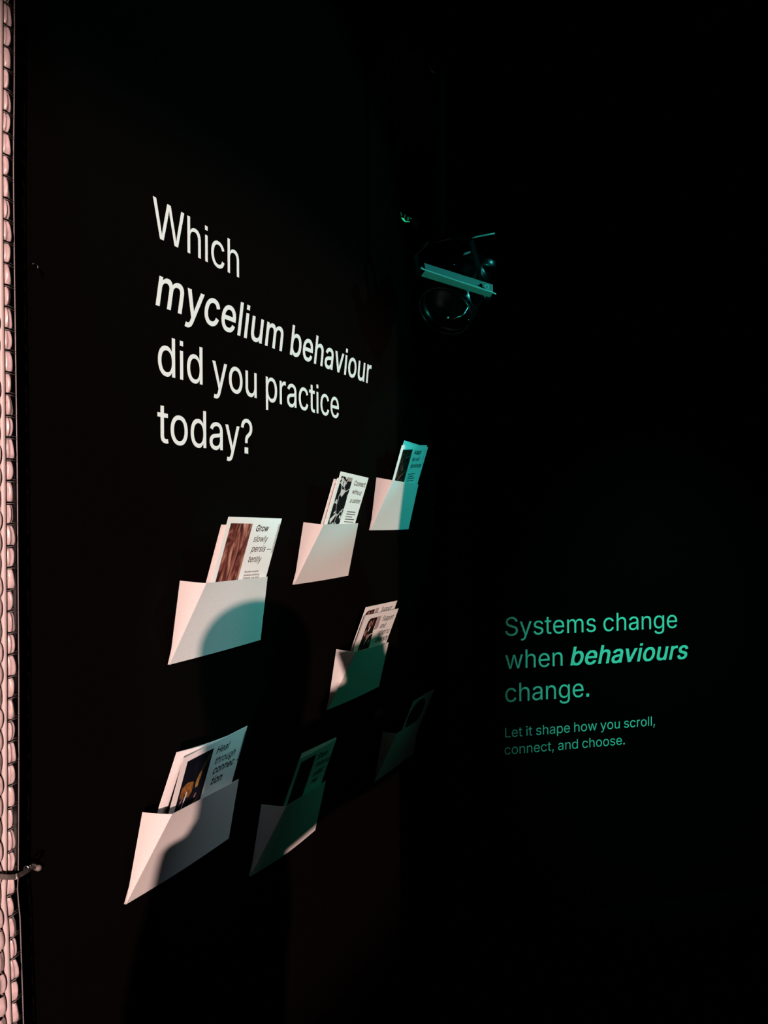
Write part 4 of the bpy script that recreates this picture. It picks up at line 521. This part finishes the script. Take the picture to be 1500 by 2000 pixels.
mb.tube(pts, 0.0036, 12); mb.build('vertical_strip', M['tape'], pr, True)
def bubble(mb, py0, py1, pxa, pxb, flare, xb, hgt, sd):
    n, m = 8, 10
    vs = []
    for j in range(m+1):
        v = j/m; py = py0+(py1-py0)*v; sh = shift(py)
        rr = math.sin(math.pi*min(max(v, 0.03), 0.97))**0.13
        wob = 0.5*math.sin(sd*1.7+v*5)
        for i in range(n+1):
            u = i/n; right = pxb+wob+flare*(v**2.2)*6.5-(1-rr)*3
            px = pxa+(right-pxa)*u+sh
            dome = (max(0, 1-abs(2*u-1)**7)**0.45)*rr
            vs.append((xb+hgt*dome*(1+0.12*math.sin(sd+u*7)), ypos(px, 0.043), zed(py)))
    mb.add(vs, [(j*(n+1)+i, j*(n+1)+i+1, (j+1)*(n+1)+i+1, (j+1)*(n+1)+i) for j in range(m) for i in range(n)])
mb = MB(); mb2 = MB(); py = -42.0; i = 0
while py < 2020:
    gap = 5.5 if i % 2 else 7.5
    bubble(mb, py+gap/2, py+42-gap/2, 15.5, 27.0, (i % 2)*0.8, 0.0335, 0.0108, i*1.3)
    bubble(mb2, py+16, py+16+36, -16.0, 3.6, 0, 0.0335, 0.0115, i*2.1+1)
    a = py-1.2
    for s_ in (a-2.2, a+2.6):
        if s_ > PZ1: mb3.tube([(0.0405, ypos(16+shift(s_), .043), zed(s_)), (0.040, ypos(26+shift(s_), .043), zed(s_-0.8)), (0.037, ypos(33.6+shift(s_), .037), zed(s_))], 0.0007, 6)
    py += 42.0; i += 1
mb.build('bubble_column', M['bubble'], pr, True); mb2.build('bubble_column', M['bubble'], pr, True); mb3.build('film_edge', M['filmedge'], pr, True)
# strap round the panel and its wall hook
sr = empty('strap', (0.05, 0.72, zed(1712))); tag(sr, 'grey strap wrapped round the bubble panel, pulled to the wall at lower left', 'strap')
cl = [(-25, 1709, .052), (0, 1712, .052), (15, 1713.5, .052), (28, 1713, .049), (36, 1710, .044), (46, 1705, .037), (56, 1698, .028), (63, 1693.5, .021), (70, 1691.5, .015)]
def band(pts, hh, th):
    mbb = MB(); vs = []
    P = [at(px, py_, X=xx) for px, py_, xx in pts]
    for i_, p in enumerate(P):
        t = (P[min(i_+1, len(P)-1)]-P[max(i_-1, 0)]).normalized(); vv = (p-CAM).normalized(); nn = t.cross(vv).normalized()
        if nn.z < 0: nn = -nn
        b2 = nn.cross(t).normalized()
        if b2.dot(vv) > 0: b2 = -b2
        vs += [p+nn*hh/2, p-nn*hh/2, p-nn*hh/2-b2*th, p+nn*hh/2-b2*th]
    n = len(P); F = [(i_*4+a, i_*4+(a+1) % 4, i_*4+4+(a+1) % 4, i_*4+4+a) for i_ in range(n-1) for a in range(4)]+[(0, 1, 2, 3), tuple(range(4*n-1, 4*n-5, -1))]
    return mbb.add(vs, F)
band(cl, 0.0062, 0.0014).build('webbing', M['strap'], sr)
band([(32.2, 1711.6, .0478), (34.4, 1710.6, .0468)], 0.0068, 0.0028).build('keeper', M['tape'], sr)
hk = empty('wall_hook', at(68, 1693, X=0.004)); tag(hk, 'small steel hook on the wall holding the end of the grey strap', 'hook', 'small hooks on the wall')
def ring(px, py_, xx, rpx, a0, a1, rad):
    c = at(px, py_, X=xx); dd = (c-CAM).dot(fw); k_ = dd/1500*rpx
    return [c+(rt*math.cos(t)+up*math.sin(t))*k_ for t in [a0+(a1-a0)*i_/14 for i_ in range(15)]]
mb = MB().tube(ring(51.5, 1696, .043, 4.4, R(-20), R(215), 1), 0.0012, 8); mb.build('wire_loop', M['steel'], hk, True)
mb = MB().tube([at(59, 1691, X=.044), at(63, 1688.2, X=.040), at(66, 1687, X=.030), at(69, 1688, X=.012), at(70, 1692, X=.004)], 0.0013, 8); mb.build('pin', M['steel'], hk, True)
mb = MB().lathe(at(70, 1694, X=0.0), X, [(0, .0045), (.006, .0045), (.0085, .003), (.009, 0)], 16); mb.build('hook_plate', M['strap'], hk, True)
hk2 = empty('wall_hook', at(72, 520, X=0.003)); tag(hk2, 'dim bent metal hook high on the black wall beside the bubble panel', 'hook', 'small hooks on the wall')
pts = [at(*q, X=xx) for q, xx in (((66, 516), .0), ((68.5, 515), .008), ((71.5, 516), .014), ((73.5, 519), .016), ((74.2, 523), .016), ((73.6, 527.5), .015))]
MB().tube(pts, 0.0011, 8).build('bent_wire', M['darksteel'], hk2, True)
MB().lathe(at(66, 516, X=0.0), X, [(0, .003), (.0015, .003), (.002, .0)], 12).build('hook_plate', M['lamp'], hk2, True)

# ------------------------------------------------------------------ small screws and the bracket near the corner
for px, py_, lab in ((842.5, 797.5, 'tiny screw head near the wall edge above the highest pocket'), (845.5, 986.5, 'tiny screw head near the wall edge beside the highest pocket')):
    tag(MB().lathe(at(px, py_, X=0.0), X, [(0, .0028), (.0022, .0028), (.003, .0018), (.0031, 0)], 14).build('screw', M['steel'], None, True), lab, 'screw', 'wall screws')
p0 = at(850, 1291, X=0.0)
br = MB().tube([p0, at(849.5, 1291, X=0.02), at(866, 1288.4, depth=2.46)], 0.0014, 8).build('wall_peg', M['darksteel'], None, True); tag(br, 'thin metal peg near the corner above the darkest pocket', 'peg')

# ------------------------------------------------------------------ hanging stage lamp with the teal barn door
dl = 2.08
c0 = at(884, 585, depth=dl+0.06)
ax = (V((0.05, 1.35, 1.35))-c0).normalized()
side = ax.cross(Z).normalized(); upv = side.cross(ax).normalized()
lr = empty('stage_lamp', V((c0.x, c0.y, H))); tag(lr, 'black stage lamp hanging near the corner with a teal-lit barn door flap', 'lamp', 'ceiling lamps')
RB = 0.078
MB().lathe(c0-ax*0.17, ax, [(0, 0), (0, .045), (.01, .055), (.05, .058), (.055, .066), (.07, .066), (.075, .060), (.09, .060), (.095, .070), (.17, RB), (.215, RB), (.22, RB-.006), (.20, RB-.008), (.19, .0)], 48).build('lamp_body', M['lamp'], lr, True)
MB().lathe(c0+ax*0.045, ax, [(0, RB+.001), (.010, RB+.003), (.016, RB+.001), (.016, RB-.009), (.0, RB-.007)], 48, True).build('front_ring', M['lamp'], lr, True)
MB().lathe(c0+ax*0.030, ax, [(0, RB-.009), (.004, RB*.7), (.012, RB*.35), (.014, 0)], 40).build('lens', M['lamp'], lr, True)
yk = [c0+side*(-RB-.012)+upv*0, c0+side*(-RB-.018)+upv*.06-ax*.03, c0+side*(-RB-.012)+upv*.125-ax*.06, c0+side*(-.04)+upv*.145-ax*.07, c0+side*.04+upv*.145-ax*.07, c0+side*(RB+.012)+upv*.125-ax*.06, c0+side*(RB+.018)+upv*.06-ax*.03, c0+side*(RB+.012)]
mb = MB()
for a, b in zip(yk, yk[1:]):
    t = (b-a).normalized(); nn = t.cross(ax).normalized(); mb.slab([a-ax*.012, b-ax*.012, b+ax*.012, a+ax*.012], nn, .003)
mb.build('yoke', M['lamp'], lr)
for s_ in (-1, 1):
    MB().lathe(c0+side*s_*(RB+.004), side*s_, [(0, .009), (.012, .009), (.012, .022), (.016, .025), (.030, .025), (.034, .021), (.034, 0)], 24).build('side_knob', M['lamp'], lr, True)
tp = c0+upv*.145-ax*.07
MB().tube([tp, tp+Z*.05], .010, 14).build('yoke_bolt', M['rwall'], lr, True)
MB().tube([tp+Z*.045, V((tp.x, tp.y, H-.012))], .014, 16).build('hanging_pole', M['rwall'], lr, True)
MB().lathe((tp.x, tp.y, H-.014), Z, [(0, .05), (.013, .05)], 28).build('ceiling_plate', M['lamp'], lr)
# clamp collar with a bright rim and cable
MB().lathe(at(946, 516, depth=dl+.10), (Z+X*.2).normalized(), [(-.012, .030), (-.006, .033), (.008, .033), (.012, .030), (.012, .026), (-.012, .026)], 32, True).build('clamp_collar', M['darksteel'], lr, True)
MB().tube([at(921, 465, depth=dl+.12), at(930, 462.5, depth=dl+.12), at(948, 459, depth=dl+.12), at(966, 455.8, depth=dl+.12)], .0024, 8).build('clamp_bar', M['flap'], lr, True)
MB().tube([at(902, 499, depth=dl+.09), at(907, 496, depth=dl+.09), at(914, 493.6, depth=dl+.09), at(919, 491.6, depth=dl+.09)], [.0012, .0035, .003, .001], 8).build('cable_clip', M['flap'], lr, True)
# steel arc and dots added in place of glints reflected on the lamp
mb = MB().tube([at(886, 622.5, depth=dl-.04), at(893, 619.5, depth=dl-.04), at(899, 617.5, depth=dl-.04), at(905, 614.5, depth=dl-.04), at(909, 608, depth=dl-.035), at(913, 601, depth=dl-.03), at(915, 599, depth=dl-.03)], [.0008, .0012, .0016, .0022, .0026, .0026, .0016], 8)
mb.build('glint_arc', M['steel'], lr, True)
for px, py_, rr_ in ((874.5, 620, .0036), (915, 624.5, .0022), (887, 517, .0026)):
    MB().lathe(at(px, py_, depth=dl-.035 if py_ > 560 else dl+.02), -fw, [(-.003, rr_), (.0, rr_), (.002, rr_*.7), (.0026, 0)], 14).build('glint_dot', M['steel'], lr, True)
# barn door: two steel leaves meeting in a ridge
rid = [at(831, 527.5, depth=dl-.075), at(963, 571.5, depth=dl-.075)]
u0_, u1_ = at(828.5, 513.5, depth=dl-.045), at(962.5, 556.0, depth=dl-.045); l0_, l1_ = at(822.5, 539, depth=dl-.045), at(957, 580.5, depth=dl-.045)
bd = (MB().slab([rid[0], rid[1], u1_, u0_], fw, .002)).build('barn_door', M['flap'], lr)
MB().slab([rid[0], rid[1], l1_, l0_], fw, .002).build('lower_leaf', M['flap'], bd)
MB().tube([at(822, 522.5, depth=dl-.078), at(825, 525, depth=dl-.078), at(830, 527.0, depth=dl-.078), at(896, 549.3, depth=dl-.078), at(962, 571, depth=dl-.078), at(969, 574.5, depth=dl-.077)], [.0034, .0022, .0014, .0014, .0017, .0012], 8).build('ridge_line', M['highlight_steel'], bd, True)  # ridge highlight drawn as a lighter wire
MB().lathe(at(950, 561.0, depth=dl-.070), -fw, [(0, .0062), (.0042, .0062), (.0042, .0042), (.0, .0042)], 24, True).build('bolt_ring', M['highlight_steel'], bd, True)
MB().lathe(at(939, 557.5, depth=dl-.068), -fw, [(0, .0045), (.0012, .0045), (.0012, 0)], 18).build('bolt_hole', M['lamp'], bd)

# ------------------------------------------------------------------ further lamps under the ceiling
def small_lamp(px, py_, depth, aim, label, fins=False):
    c = at(px, py_, depth=depth); a = (V(aim)-c).normalized(); rb = .045
    r_ = empty('spotlight', V((c.x, c.y, H))); tag(r_, label, 'lamp', 'ceiling lamps')
    MB().lathe(c-a*.12, a, [(0, 0), (0, .03), (.01, .04), (.12, rb), (.125, rb), (.125, rb-.004), (.03, .028), (.03, 0)], 32).build('lamp_body', M['lamp'], r_, True)
    MB().lathe(c+a*.002, a, [(0, rb+.0005), (.006, rb+.002), (.008, rb), (.008, rb-.004), (0, rb-.004)], 32, True).build('front_ring', M['lamp' if fins else 'darksteel'], r_, True)
    b_ = c-a*.08+Z*.05
    MB().tube([c-a*.07, b_, V((b_.x, b_.y, H-.01))], .008, 12).build('stem', M['lamp'], r_, True)
    MB().lathe((b_.x, b_.y, H-.014), Z, [(0, .04), (.013, .04)], 24).build('ceiling_plate', M['lamp'], r_)
    return r_, c, a
r_, c_, a_ = small_lamp(797, 424, 2.45, tuple(at(797, 424, depth=2.45)+V((.35, -.35, -.45))), 'small ceiling spotlight with a self-glowing green louvre, left of the stage lamp', True)
s_, u_ = a_.orthogonal().normalized(), None; u_ = a_.cross(s_)
glow = mat('self-glowing green louvre', (0.02, 0.3, 0.12), 0.4); nb = glow.node_tree.nodes['Principled BSDF']; nb.inputs['Emission Color'].default_value = (0.02, 0.75, 0.30, 1); nb.inputs['Emission Strength'].default_value = 0.05  # fins emit by themselves in place of light reflected inside the lamp
hot = mat('green glow streak', (0.05, 0.5, 0.2), 0.4); nb = hot.node_tree.nodes['Principled BSDF']; nb.inputs['Emission Color'].default_value = (0.03, 0.80, 0.35, 1); nb.inputs['Emission Strength'].default_value = 0.65  # emissive streak for the brightest reflection inside the lamp
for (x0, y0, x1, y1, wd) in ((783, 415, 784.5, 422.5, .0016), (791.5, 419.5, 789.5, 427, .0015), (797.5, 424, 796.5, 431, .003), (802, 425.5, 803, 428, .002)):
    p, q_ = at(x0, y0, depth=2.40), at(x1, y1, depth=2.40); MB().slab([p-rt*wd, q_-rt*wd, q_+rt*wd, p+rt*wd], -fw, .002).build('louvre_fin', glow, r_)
MB().tube([at(784.5, 425.5, depth=2.39), at(788, 428.5, depth=2.385), at(791, 432, depth=2.385), at(794.5, 433, depth=2.385), at(800, 433.2, depth=2.39)], [.0012, .0032, .0022, .0011, .0007], 8).build('glow_streak', hot, r_, True)
small_lamp(1391, 32, 2.55, (1.2, 2.6, 1.6), 'dark ceiling spotlight with a faint rim at the top right')
small_lamp(863, 118, 2.35, (0.1, 1.6, 1.6), 'very dim ceiling spotlight above the stage lamp')

# ------------------------------------------------------------------ the visitor whose shadow falls on the pockets (outside the frame)
def sp(s, z, t=0.4, lat=0.0):
    """the point that shades (s, z) of the left wall, a share t of the way to the warm lamp"""
    p = V((0, s, z)).lerp(LW, t); d = V((LW.x, LW.y-s, 0)).normalized(); return p+d*lat
def skinned(name, nodes, edges, m, parent, sub=2):
    me = bpy.data.meshes.new(name); me.from_pydata([n[0] for n in nodes], edges, [])
    o = bpy.data.objects.new(name, me); C.objects.link(o)
    md = o.modifiers.new('skin', 'SKIN'); md.use_smooth_shade = True
    for v, n in zip(me.skin_vertices[0].data, nodes):
        v.radius = n[1] if isinstance(n[1], tuple) else (n[1], n[1]); v.use_root = False
    me.skin_vertices[0].data[0].use_root = True
    ms = o.modifiers.new('sub', 'SUBSURF'); ms.levels = ms.render_levels = sub
    bpy.context.view_layer.update()
    ev = o.evaluated_get(bpy.context.evaluated_depsgraph_get()); me2 = bpy.data.meshes.new_from_object(ev)
    bpy.data.objects.remove(o)
    vs = [v.co.copy() for v in me2.vertices]; fs = [tuple(p.vertices) for p in me2.polygons]
    return obj(name, vs, fs, m, parent, True)
pel = sp(1.20, 0.0); hd = sp(1.415, 1.11)
vr = empty('person', (pel.x, pel.y, 0)); tag(vr, 'standing visitor in dark clothes with raised arms, shadow falling on the pockets', 'person')
nod = []; edg = []
def add(p, r, parent=None):
    nod.append((p, r)); 
    if parent is not None: edg.append((parent, len(nod)-1))
    return len(nod)-1
i0 = add(pel, (.12, .10)); i1 = add(sp(1.20, 0.28), (.11, .095), i0); i2 = add(sp(1.24, 0.52), (.092, .085), i1); i3 = add(sp(1.24, 0.755), (.080, .068), i2)
i4 = add(sp(1.33, 0.87), .054, i3); i5 = add(sp(1.39, 0.98), .064, i4); i6 = add(hd, .068, i5); i7 = add(sp(1.42, 1.21), .050, i6)
for sgn, el, wr in ((1, (2.32, .83), (2.12, 1.00)), (-1, (2.00, .83), (1.80, 0.96))):
    a = add(sp(1.30, .86, lat=.15*sgn), .048, i3); b = add(sp(1.68, .88, lat=.15*sgn), .053, a); c = add(sp(*el, lat=.12*sgn), .068, b); d = add(sp((el[0]+wr[0])/2, (el[1]+wr[1])/2, lat=.09*sgn), .042, c)
    e = add(sp(*wr, lat=.05*sgn), .032, d); f = add(sp(wr[0]-.02, wr[1]+.05, lat=.04*sgn), .036, e)
    for q in range(4):
        g1 = add(sp(wr[0]-.06+.035*q, wr[1]+.07, lat=.02*sgn), .010, f); add(sp(wr[0]-.06+.035*q, wr[1]+.09+.01*(q in (1, 2)), lat=.0), .009, g1)
    add(sp(wr[0]-.10, wr[1]+.05, lat=.02*sgn), .010, f)
for sgn in (1, -1):
    a = add(pel+V((.03, -.05, -.10))+(sp(1.2, 0, lat=.10*sgn)-pel), .085, i0); kx = pel+(sp(1.2, 0, lat=.11*sgn)-pel); b = add(V((kx.x, kx.y+.01, .50)), .058, a); c = add(V((kx.x, kx.y-.02, .10)), .042, b); add(V((kx.x+.12, kx.y+.08, .045)), .04, c)
skinned('body', nod, edg, M['cloth'], vr)
hc = sp(1.41, 1.205); prof = [(-.10, .050), (-.075, .064), (-.04, .069)]+[(.067*math.sin(math.pi/2*i_/10), .0705*math.cos(math.pi/2*i_/10)) for i_ in range(11)]
hm = MB(); hm.lathe(hc, Z, prof, 32); hm.build('hair', M['hair'], vr, True)
ph = empty('phone', sp(1.90, 1.10)); tag(ph, 'dark phone held up in the visitor\'s raised hands', 'phone')
pc = sp(1.955, 1.022, lat=-.10); fdir = V((LW.y-1.9, -LW.x, 0)).normalized(); dl_ = V((LW.x, LW.y-1.9, 0)).normalized()
if fdir.y < 0: fdir = -fdir
pu = (fdir*math.cos(R(17))+Z*math.sin(R(17))); pv = Z*math.cos(R(17))-fdir*math.sin(R(17))
MB().slab([pc-pu*.044-pv*.066, pc+pu*.044-pv*.066, pc+pu*.044+pv*.066, pc-pu*.044+pv*.066], dl_, .009).build('phone_body', M['lamp'], ph)
